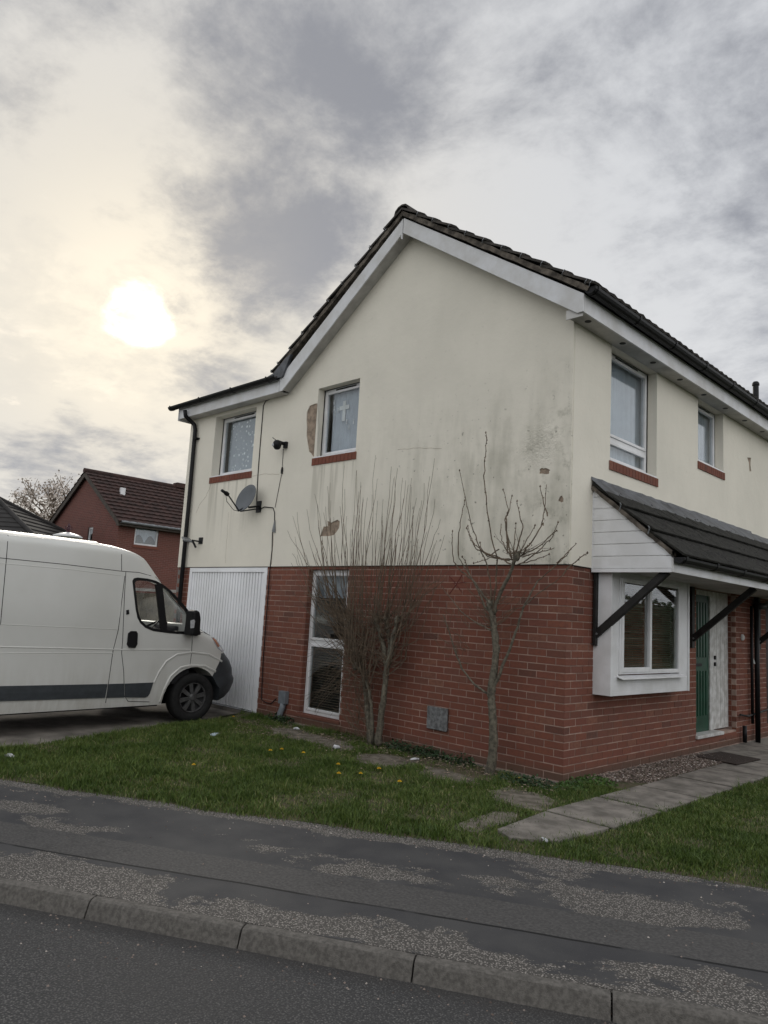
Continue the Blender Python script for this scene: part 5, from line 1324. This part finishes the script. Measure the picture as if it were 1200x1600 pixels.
far_window(0, FX1, (7.68, 8.74, 3.82, 4.72), 1, 'swag'); far_window(0, FX1, (10.0, 11.2, 3.74, 4.72), 1, 'swag'); far_window(0, FX1, (12.5, 13.5, 3.8, 4.72), 1, 'swag'); far_window(1, FY0, (-27.45, -27.0, 3.2, 4.55), 1, None)
m = MB(); th = math.atan2(FR - FE, FX1 - FM)
rows_ = 13; SLn = math.hypot(FX1 + .35 - FM, (FX1 + .35 - FM) * math.tan(th))
for sgn in (1, -1):
    for r_ in range(rows_):
        s0 = SLn * r_ / rows_; s1 = SLn * (r_ + 1) / rows_ + .04; y = FY0 - .2; nn = int((FY1 + .4 - y) / .15); vs = []
        for i in range(nn + 1):
            yy = y + i * .15; hgt = .035 * (i % 2)
            for sd, lf in ((s0, .02), (s1, .075), (s1, .02)):
                vs.append((FM + sgn * (sd * math.cos(th) + (lf + hgt * (lf > .02)) * math.sin(th)), yy, FR - sd * math.sin(th) + (lf + hgt * (lf > .02)) * math.cos(th)))
        m.add(vs, [(3 * i + k_, 3 * i + 3 + k_, 3 * i + 4 + k_, 3 * i + 1 + k_) for i in range(nn) for k_ in range(2)])
ro = m.build('roof', MT['fartile'], far, fix=False)
MB().tube([(FM, FY0 - .22, FR + .06), (FM, FY1 + .2, FR + .06)], .11, 10).build('ridge', MT['fartile'], ro)
vx = Vector((FM + 2.0 * math.cos(th), 8.5, FR - 2.0 * math.sin(th)))
pv = atd(136.5, 763, 31.5); MB().box(-26.6, -26.45, 7.75, 7.95, 6.0, 6.35).build('roof_vent', MT['upvc'], ro)
MB().box(FM - .2, FM + .2, 11.2, 12.0, 7.05, 7.28).build('ridge_vent', MT['fartile'], ro)
for sgn in (1, -1):
    xe = FM + sgn * (FX1 + .3 - FM); ze = FR - (FX1 + .3 - FM) * math.tan(th)
    MB().prism([(FM, FR + .02), (xe, ze + .02), (xe, ze - .2), (FM, FR - .22)], 1, FY0 - .17, FY0 - .12).build('barge_board', MT['barge'], far)
ze = FR - (FX1 + .3 - FM) * math.tan(th)
MB().box(FX1 + .02, FX1 + .32, FY0 - .12, FY1, ze - .16, ze + .02).build('eaves', MT['barge'], far)
MB().tube([(FX1 + .4, FY0 - .1, ze - .02), (FX1 + .4, FY1, ze - .02)], .06, 8).build('gutter', MT['alu'], far)

dk = empty('dark_roofed_house', (-36, -3, -.2)); tag(dk, 'building with a dark low roof at the left edge, just above the van', 'house')
p1 = atd(0, 790, 30); p2 = atd(85, 834, 30); p3 = atd(-60, 760, 32)
ridge = Vector((p3.x - 2, p3.y - 2.2, p3.z + .15)); dx_ = Vector((CAMR.x, CAMR.y, 0)).normalized(); dd = Vector((-dx_.y, dx_.x, 0))
E1 = Vector((p2.x, p2.y, 0)); zE = p2.z
A = E1 + dd * -3 ; 
cor = [E1 - dd * 3.5 + dx_ * .9, E1 + dd * 3.5 + dx_ * .9, E1 + dd * 3.5 - dx_ * 9, E1 - dd * 3.5 - dx_ * 9]
MB().prism([(p.x + (E1.x - p.x) * .06, p.y + (E1.y - p.y) * .06) for p in cor], 2, -.2, zE - .55).build('wall', MT['far_brick'], dk)
r1 = E1 - dx_ * 2.6; r2 = E1 - dx_ * 6; zr = zE + 1.35
m = MB(); nR = 9
quads = [(cor[0], cor[1], r1, r1), (cor[3], cor[0], r1, r2), (cor[1], cor[2], r2, r1), (cor[2], cor[3], r2, r2)]
for a, b_, c_, d_ in quads:
    for k_ in range(nR):
        t0, t1 = k_ / nR, (k_ + 1) / nR + .01
        def LP(s, e, t): q_ = s.lerp(e, t); return (q_.x, q_.y, zE - .5 + (zr - zE + .5) * t)
        up_ = .05
        v0 = LP(a, d_, t0); v1 = LP(b_, c_, t0); v2 = LP(b_, c_, t1); v3 = LP(a, d_, t1)
        m.add([(v0[0], v0[1], v0[2] + up_), (v1[0], v1[1], v1[2] + up_), v2, v3, v0, v1], [(0, 1, 2, 3), (0, 4, 5, 1)])
m.build('roof', MT['darkroof'], dk, fix=False)
hip = MB()
for a, b_ in ((cor[0], r1), (cor[1], r1), (cor[3], r2), (r1, r2)):
    za = zr if a in (r1, r2) else zE - .5; hip.tube([(a.x, a.y, za + .06), (b_.x, b_.y, zr + .04)], .09, 8)
hip.build('hip_tiles', MT['darkroof'], dk)

lp = atd(106, 836, 19.5)
lamp = empty('garden_lamp', (lp.x, lp.y, -.2)); tag(lamp, 'white domed lantern top with maroon finial showing above the van roof', 'lamp')
MB().lathe([(.36, -.06), (.37, -.03), (.30, .0), (.2, .035), (.10, .06), (.03, .075), (.001, .078)], lp, (0, 0, 1), 24).build('lamp_cap', MT['upvc'], lamp, smooth=True)
m = MB().lathe([(.05, .06), (.05, .10), (.03, .12), (.045, .15), (.03, .19), (.02, .21), (.045, .24), (.03, .28), (.012, .30), (.001, .34)], lp, (0, 0, 1), 12)
for q_ in range(4):
    a = q_ * math.pi / 2; d = Vector((math.cos(a), math.sin(a), 0)); m.tube([lp + d * .03 + Vector((0, 0, .14)), lp + d * .09 + Vector((0, 0, .17)), lp + d * .08 + Vector((0, 0, .23))], .014, 5)
m.build('finial', MT['maroon'], lamp)
MB().lathe([(.30, -.05), (.2, -.5), (.12, -.55)], lp, (0, 0, 1), 12).build('lantern', MT['glass'], lamp)
MB().tube([(lp.x, lp.y, -.2), (lp.x, lp.y, lp.z - .5)], [.09, .05], 10).build('post', MT['maroon'], lamp)

fe = empty('garden_fence', (-16, 6, -.2)); tag(fe, 'weathered board fence with pale rail between the van and far house', 'fence')
fa = Vector((-20, 2.0, 0)); fb = Vector((-8.3, 7.6, 0)); n_ = 64
dirf = (fb - fa).normalized(); nf = Vector((-dirf.y, dirf.x, 0)); Lf = (fb - fa).length
for i in range(n_):
    c = fa + dirf * (Lf * (i + .5) / n_); hw_ = Lf / n_ / 2 - .006; vs = []
    ht = 1.78 + random.uniform(-.015, .015)
    pr = [c - dirf * hw_, c + dirf * hw_, c + dirf * hw_ + nf * .02, c - dirf * hw_ + nf * .02]
    MB().prism([(p.x, p.y) for p in pr], 2, -.2, ht).build('fence_board', MT['fence'], fe)
for z in (.3, 1.82):
    pr = [fa - nf * .04, fb - nf * .04, fb + nf * .05, fa + nf * .05]; MB().prism([(p.x, p.y) for p in pr], 2, z, z + .08).build('rail', MT['undercloak'] if z < 1 else MT['stone'], fe)

bt_ = atd(62, 845, 42)
bl = empty('blossom_tree', (bt_.x, bt_.y, -.2)); tag(bl, 'tree in pale blossom against the sky left of the far brick house', 'tree')
m = MB(); flw = MB(); rr = random.Random(5)
def grow(p, d, L, r, lv):
    n_ = 4; pts = [p]
    for i in range(n_):
        d = (d + Vector([rr.uniform(-.22, .22) for _ in range(3)])).normalized(); pts.append(pts[-1] + d * (L / n_))
    m.tube(pts, radii(n_ + 1, r, r * .6), 6 if lv < 2 else 4, False)
    if lv >= 2:
        for q_ in pts[1:]:
            for _ in range(2 if lv == 3 else 3):
                c = q_ + Vector([rr.uniform(-.22, .22) for _ in range(3)]); s_ = rr.uniform(.035, .085)
                a = Vector([rr.uniform(-1, 1) for _ in range(3)]).normalized(); b2 = a.orthogonal().normalized(); flw.add([c + a * s_, c + b2 * s_, c - a * s_, c - b2 * s_], [(0, 1, 2, 3)], 0)
    if lv < 4:
        for i in range(5 if lv == 0 else 4):
            f = rr.uniform(.4, 1); q_ = pts[min(n_, 1 + int(f * (n_ - 1)))]; nd = (d + Vector((rr.uniform(-1, 1), rr.uniform(-1, 1), rr.uniform(-.25, .75))) * .95).normalized(); grow(q_, nd, L * rr.uniform(.6, .78), r * .55, lv + 1)
tz = atd(70, 762, 42).z
grow(Vector((bt_.x, bt_.y, -.2)), Vector((0, 0, 1)), (tz + .2) * .60, .22, 0)
m.build('trunk', MT['twig'], bl, fix=False); flw.build('blossom', MT['blossom'], bl, fix=False)

# ------------------------------------------------------------------ grass, weeds, gravel, flowers, litter
def noise2(x, y, sc, seed):
    r_ = np.random.default_rng(seed); G = r_.random((64, 64)); X = (x * sc) % 64; Y = (y * sc) % 64
    xi, yi = X.astype(int), Y.astype(int); fx, fy = X - xi, Y - yi; fx = fx * fx * (3 - 2 * fx); fy = fy * fy * (3 - 2 * fy)
    a = G[xi % 64, yi % 64]; b_ = G[(xi + 1) % 64, yi % 64]; c = G[xi % 64, (yi + 1) % 64]; d = G[(xi + 1) % 64, (yi + 1) % 64]
    return (a * (1 - fx) + b_ * fx) * (1 - fy) + (c * (1 - fx) + d * fx) * fy
def grass_obj(name, poly, n, parent_label, wallsoil, hmul=1.0, bounds=None):
    P = np.array([(p[0], p[1]) for p in poly]); lo, hi = P.min(0), P.max(0)
    if bounds: lo = np.maximum(lo, bounds[0]); hi = np.minimum(hi, bounds[1])
    x = rng.uniform(lo[0], hi[0], n); y = rng.uniform(lo[1], hi[1], n)
    keep = inpoly(x + rng.normal(0, .035, n), y + rng.normal(0, .035, n), poly)
    for sl_ in SLABS: keep &= ~inpoly(x + rng.normal(0, .06, n), y + rng.normal(0, .06, n), sl_)
    nz = noise2(x, y, 2.3, 3) * .6 + noise2(x, y, 6.1, 4) * .4
    if wallsoil: keep &= ~((y > -.62) & (nz < .60) & (x < .0)) | (rng.random(n) < .10)
    keep &= (nz > .40) | (rng.random(n) < .25 + nz * .9)
    x, y, nz = x[keep], y[keep], nz[keep]; k = len(x)
    hgt = rng.uniform(.014, .042, k) * (0.35 + 1.25 * nz) * hmul; hgt *= np.where(noise2(x, y, 9.3, 8) > .74, 1.7, 1) * np.where(rng.random(k) < .04, 1.7, 1)
    a = rng.uniform(0, 2 * np.pi, k); wd = rng.uniform(.0018, .0036, k); lean = rng.uniform(.1, 1.0, k) * hgt; b_ = rng.uniform(0, 2 * np.pi, k)
    z0 = np.full(k, -.03)
    V = np.zeros((k, 5, 3))
    ca, sa = np.cos(a) * wd, np.sin(a) * wd; lx, ly = np.cos(b_) * lean, np.sin(b_) * lean
    V[:, 0] = np.stack([x - ca, y - sa, z0], 1); V[:, 1] = np.stack([x + ca, y + sa, z0], 1)
    V[:, 2] = np.stack([x + ca * .8 + lx * .35, y + sa * .8 + ly * .35, z0 + hgt * .6], 1); V[:, 3] = np.stack([x - ca * .8 + lx * .35, y - sa * .8 + ly * .35, z0 + hgt * .6], 1)
    V[:, 4] = np.stack([x + lx, y + ly, z0 + hgt], 1)
    me = bpy.data.meshes.new(name); me.vertices.add(5 * k); me.vertices.foreach_set('co', V.reshape(-1).astype(np.float32))
    idx = np.arange(k)[:, None] * 5; loops = np.concatenate([idx + np.array([[0, 1, 2, 3]]), idx + np.array([[3, 2, 4]])], 1).reshape(-1)
    me.loops.add(len(loops)); me.loops.foreach_set('vertex_index', loops.astype(np.int32))
    starts = (np.arange(k)[:, None] * 7 + np.array([[0, 4]])).reshape(-1); me.polygons.add(2 * k); me.polygons.foreach_set('loop_start', starts.astype(np.int32))
    me.update(calc_edges=True); at = me.attributes.new('rnd', 'FLOAT', 'FACE'); at.data.foreach_set('value', np.repeat(np.clip(rng.random(k) ** 1.25 * (.75 + .5 * (1 - nz)), 0, 1), 2).astype(np.float32))
    o = link(name, me, MT['grass']); tag(o, parent_label, 'grass', kind='stuff'); return o
grass_obj('grass', left_lawn, 420000, 'rough grass on the corner lawn', True, 1.0)
grass_obj('grass', right_lawn, 330000, 'short grass right of the garden path', False, .9, ((1.0, -3), (4.2, 5.5)))
def leafy(name, spots, n, r, mat, label):
    m = MB()
    for cx, cy, rad, hh in spots:
        for i in range(n):
            a = random.uniform(0, 6.28); d = rad * math.sqrt(random.random()); p = Vector((cx + d * math.cos(a), min(cy + d * math.sin(a) * .6, -.015) if cx < 0 else cy + d * math.sin(a), -.03 + random.random() ** 1.4 * hh * (1 - .6 * d / rad)))
            u1 = Vector([random.uniform(-1, 1), random.uniform(-1, 1), random.uniform(-.4, .6)]).normalized(); u2 = u1.orthogonal().normalized(); s_ = r * random.uniform(.5, 1.2)
            m.add([p - u1 * s_, p + u2 * s_ * .5 + Vector((0, 0, s_ * .2)), p + u1 * s_, p - u2 * s_ * .5 + Vector((0, 0, s_ * .2))], [(0, 1, 2, 3)])
    o = m.build(name, MT[mat], fix=False); tag(o, label, 'weeds', kind='stuff'); return o
sp = [(lambda p: (p.x, p.y))(onz(a, b_, -.02)) for a, b_ in ((925, 1222), (905, 1226), (940, 1226), (893, 1232))]
leafy('weeds', [(x, y, .16, .10) for x, y in sp], 260, .018, 'weed', 'bright leafy weeds at the foot of the brick corner')
sp = [(lambda p: (p.x, p.y))(onz(a, b_, -.02)) for a, b_ in ((640, 1168), (680, 1178), (700, 1180), (725, 1192), (660, 1172), (800, 1222), (840, 1230), (430, 1126), (460, 1128))]
leafy('weeds', [(x, min(y, -.12), .2, .15) for x, y in sp], 240, .02, 'darkweed', 'dark leafy weeds along the foot of the gable wall')
# gravel
m = MB()
for i in range(4200):
    y = random.uniform(.35, 3.25); x = random.uniform(.02, .50)
    if y < .9 and x > .12 + (y - .35) * .7: continue
    s_ = random.uniform(.007, .017); p = Vector((x, y, -.02 + random.random() * .03)); a = random.random() * 6
    vs = [p + Vector((math.cos(a) * s_, math.sin(a) * s_, 0)), p + Vector((-math.sin(a) * s_ * .7, math.cos(a) * s_ * .7, 0)), p - Vector((math.cos(a) * s_, math.sin(a) * s_, 0)), p + Vector((math.sin(a) * s_ * .8, -math.cos(a) * s_ * .8, 0)), p + Vector((s_ * .2, 0, s_ * .7))]
    m.add(vs, [(0, 1, 4), (1, 2, 4), (2, 3, 4), (3, 0, 4)], random.random())
MB().box(.0, .49, .3, 3.28, -.19, -.018).build('gravel_bed', MT['soil'], path)
tag(m.build('gravel', MT['gravel'], fix=False), 'loose gravel strip between brick wall and path', 'gravel', kind='stuff')
# soil crumbs and dead leaves beside the wall
m = MB()
for i in range(1500):
    p = onz(random.uniform(430, 860), 0, 0) if False else Vector((random.uniform(-4.6, .2), -abs(random.gauss(0, .5)) - .03, -.015 + random.random() * .012)); s_ = random.uniform(.006, .022); a = random.random() * 6
    m.add([p + Vector((math.cos(a) * s_, math.sin(a) * s_, .002)), p + Vector((-math.sin(a) * s_ * .5, math.cos(a) * s_ * .5, s_ * .5)), p + Vector((-math.cos(a) * s_, -math.sin(a) * s_, .004)), p + Vector((math.sin(a) * s_ * .5, -math.cos(a) * s_ * .5, s_ * .3))], [(0, 1, 2, 3)])
tag(m.build('leaf_litter', MT['scratch'], fix=False), 'dry leaf crumbs scattered along the gable wall foot', 'leaf litter', kind='stuff')
# dandelions
def dandelion(px, py, r):
    p = onz(px, py + 4, -.03); e = empty('dandelion', p); top = p + Vector((random.uniform(-.01, .01), random.uniform(-.01, .01), random.uniform(.045, .06)))
    MB().tube([p, top], .0025, 5).build('stem', MT['stem'], e)
    m_ = MB(); n1 = 14
    for k_, (rr_, zz) in enumerate(((1, .0), (.7, .006), (.4, .010))):
        for i in range(n1):
            a = 6.283 * (i + .5 * k_) / n1; d = Vector((math.cos(a), math.sin(a), 0)); q_ = Vector((-d.y, d.x, 0)) * r * .14
            m_.add([top + Vector((0, 0, zz * .5)), top + d * r * rr_ * .8 + q_ + Vector((0, 0, zz)), top + d * r * rr_ + Vector((0, 0, zz + .002)), top + d * r * rr_ * .8 - q_ + Vector((0, 0, zz))], [(0, 1, 2, 3)])
    m_.build('flower_head', MT['yellow'], e, fix=False); return e
dl_ = [(365, 1121, 'yellow dandelion near the foot of the garage door'), (421, 1177, 'leftmost yellow dandelion of the group on the left lawn'), (440, 1173, 'small yellow dandelion just right of the leftmost one'), (473, 1181, 'large yellow dandelion in the middle of the left lawn group'),
       (527, 1199, 'upper one of two close yellow dandelions below the shrub'), (528, 1213, 'lower one of two close yellow dandelions below the shrub'), (563, 1214, 'pale half-open dandelion below the shrub'), (592, 1204, 'yellow dandelion nearest the sunken slabs by the shrub'), (625, 1226, 'rightmost dandelion on the left lawn group'), (813, 1220, 'yellow dandelion by the brick wall right of the bare tree'), (303, 1201, 'lone small dandelion on the far left lawn')]
for x, y, lb in dl_: tag(dandelion(x, y, random.uniform(.018, .026)), lb, 'flower', 'dandelions in the lawn')
def crumple(name, px, py, sx, sy, sz_, mat, label, cat='litter', z=-.025):
    p = onz(px, py, z); bm_ = bmesh.new(); bmesh.ops.create_icosphere(bm_, subdivisions=2, radius=1)
    for v in bm_.verts: v.co = Vector((v.co.x * sx, v.co.y * sy, v.co.z * sz_)) * random.uniform(.7, 1.15); v.co.z = max(v.co.z, -sz_ * .4)
    me = bpy.data.meshes.new(name); bm_.to_mesh(me); bm_.free(); o = bpy.data.objects.new(name, me); COL.objects.link(o); me.materials.append(MT[mat]); o.location = p + Vector((0, 0, sz_ * .4 + .012)); o.rotation_euler.z = random.uniform(0, 3); tag(o, label, cat)
crumple('crisp_packet', 336, 1150, .085, .045, .018, 'bluelitter', 'crumpled pale blue packet on the grass near the van')
crumple('paper_scrap', 463, 1141, .05, .035, .02, 'litter', 'white paper scrap on soil below the tall window')
crumple('plastic_bag', 525, 1171, .06, .045, .03, 'litter', 'crumpled white plastic on soil left of the shrub foot')
crumple('bottle_scrap', 648, 1189, .075, .016, .016, 'litter', 'narrow white scrap right of the shrub foot')
crumple('drink_can', 851, 1316, .05, .022, .012, 'litter', 'crushed pale can at the start of the garden path')
crumple('plastic_wrapper', 14, 1184, .07, .04, .02, 'litter', 'crumpled pale wrapper at the driveway edge on the far left')
# doormat
po = [(lambda p: (p.x, p.y))(onz(a, b_, 0.0)) for a, b_ in ((1090, 1186), (1128, 1172), (1186, 1188), (1148, 1197))]
mo = MB().prism([(.14, 2.88), (.66, 2.80), (.70, 3.52), (.18, 3.60)], 2, .0, .014).build('doormat', MT['mat'], None, (.4, 3.2, 0), bevel=.004)
tag(mo, 'dark brown doormat on the path before the front door', 'doormat')

def added_hedge(name, a, b2, h, th, label):  # unseen foliage, added only to give the panes something dark to mirror
    a, b2 = Vector(a), Vector(b2); d = (b2 - a).normalized(); nrm_ = Vector((-d.y, d.x, 0)); L = (b2 - a).length; m_ = MB(); n1 = int(L * 45 * h / 3)
    rr_ = random.Random(3)
    for i in range(n1):
        p = a + d * rr_.uniform(0, L) + nrm_ * rr_.uniform(-th / 2, th / 2) + Vector((0, 0, -.2 + h * rr_.random() ** .8)); u1 = Vector([rr_.uniform(-1, 1) for _ in range(3)]).normalized(); u2 = u1.orthogonal().normalized(); s_ = rr_.uniform(.12, .28)
        m_.add([p - u1 * s_, p + u2 * s_ * .6, p + u1 * s_, p - u2 * s_ * .6], [(0, 1, 2, 3)])
    m_.prism([(q_.x, q_.y) for q_ in (a - nrm_ * th * .3, b2 - nrm_ * th * .3, b2 + nrm_ * th * .3, a + nrm_ * th * .3)], 2, -.2, h * .85)
    o = m_.build(name, MT['darkweed'], fix=False); tag(o, label, 'added_hedge', kind='stuff')
added_hedge('added_hedge', (*street(-30, -15), 0), (*street(14, -15), 0), 3.2, 1.6, 'unseen dark foliage added across the road for the window panes to mirror')
added_hedge('added_hedge', (15, 4, 0), (17, 45, 0), 3.6, 1.6, 'unseen dark foliage added beyond the front lawn for the bay window to mirror')


m = MB()
for i in range(1500):
    u_ = random.uniform(-6, 6); v_ = random.choice((random.uniform(-4.1, -2.42), -2.45 - abs(random.gauss(0, .12)), -4.28 - abs(random.gauss(0, .14)), random.uniform(-5.6, -4.3)))
    p = SU * (u_ + SU.dot(Vector((1, -3, 0)))) + SV * v_; p.z = -.03 if v_ > -4.14 else -.12; s_ = random.uniform(.003, .009); a = random.random() * 6
    if -4.27 < v_ < -4.12: continue
    m.add([p + Vector((math.cos(a) * s_, math.sin(a) * s_, 0)), p + Vector((-math.sin(a) * s_ * .7, math.cos(a) * s_ * .7, 0)), p - Vector((math.cos(a) * s_, math.sin(a) * s_, 0)), p + Vector((math.sin(a) * s_, -math.cos(a) * s_, 0)), p + Vector((0, 0, s_ * .8))], [(0, 1, 4), (1, 2, 4), (2, 3, 4), (3, 0, 4)], random.random())
tag(m.build('grit', MT['gravel'], fix=False), 'scattered grit on the pavement and along the kerb', 'grit', kind='stuff')
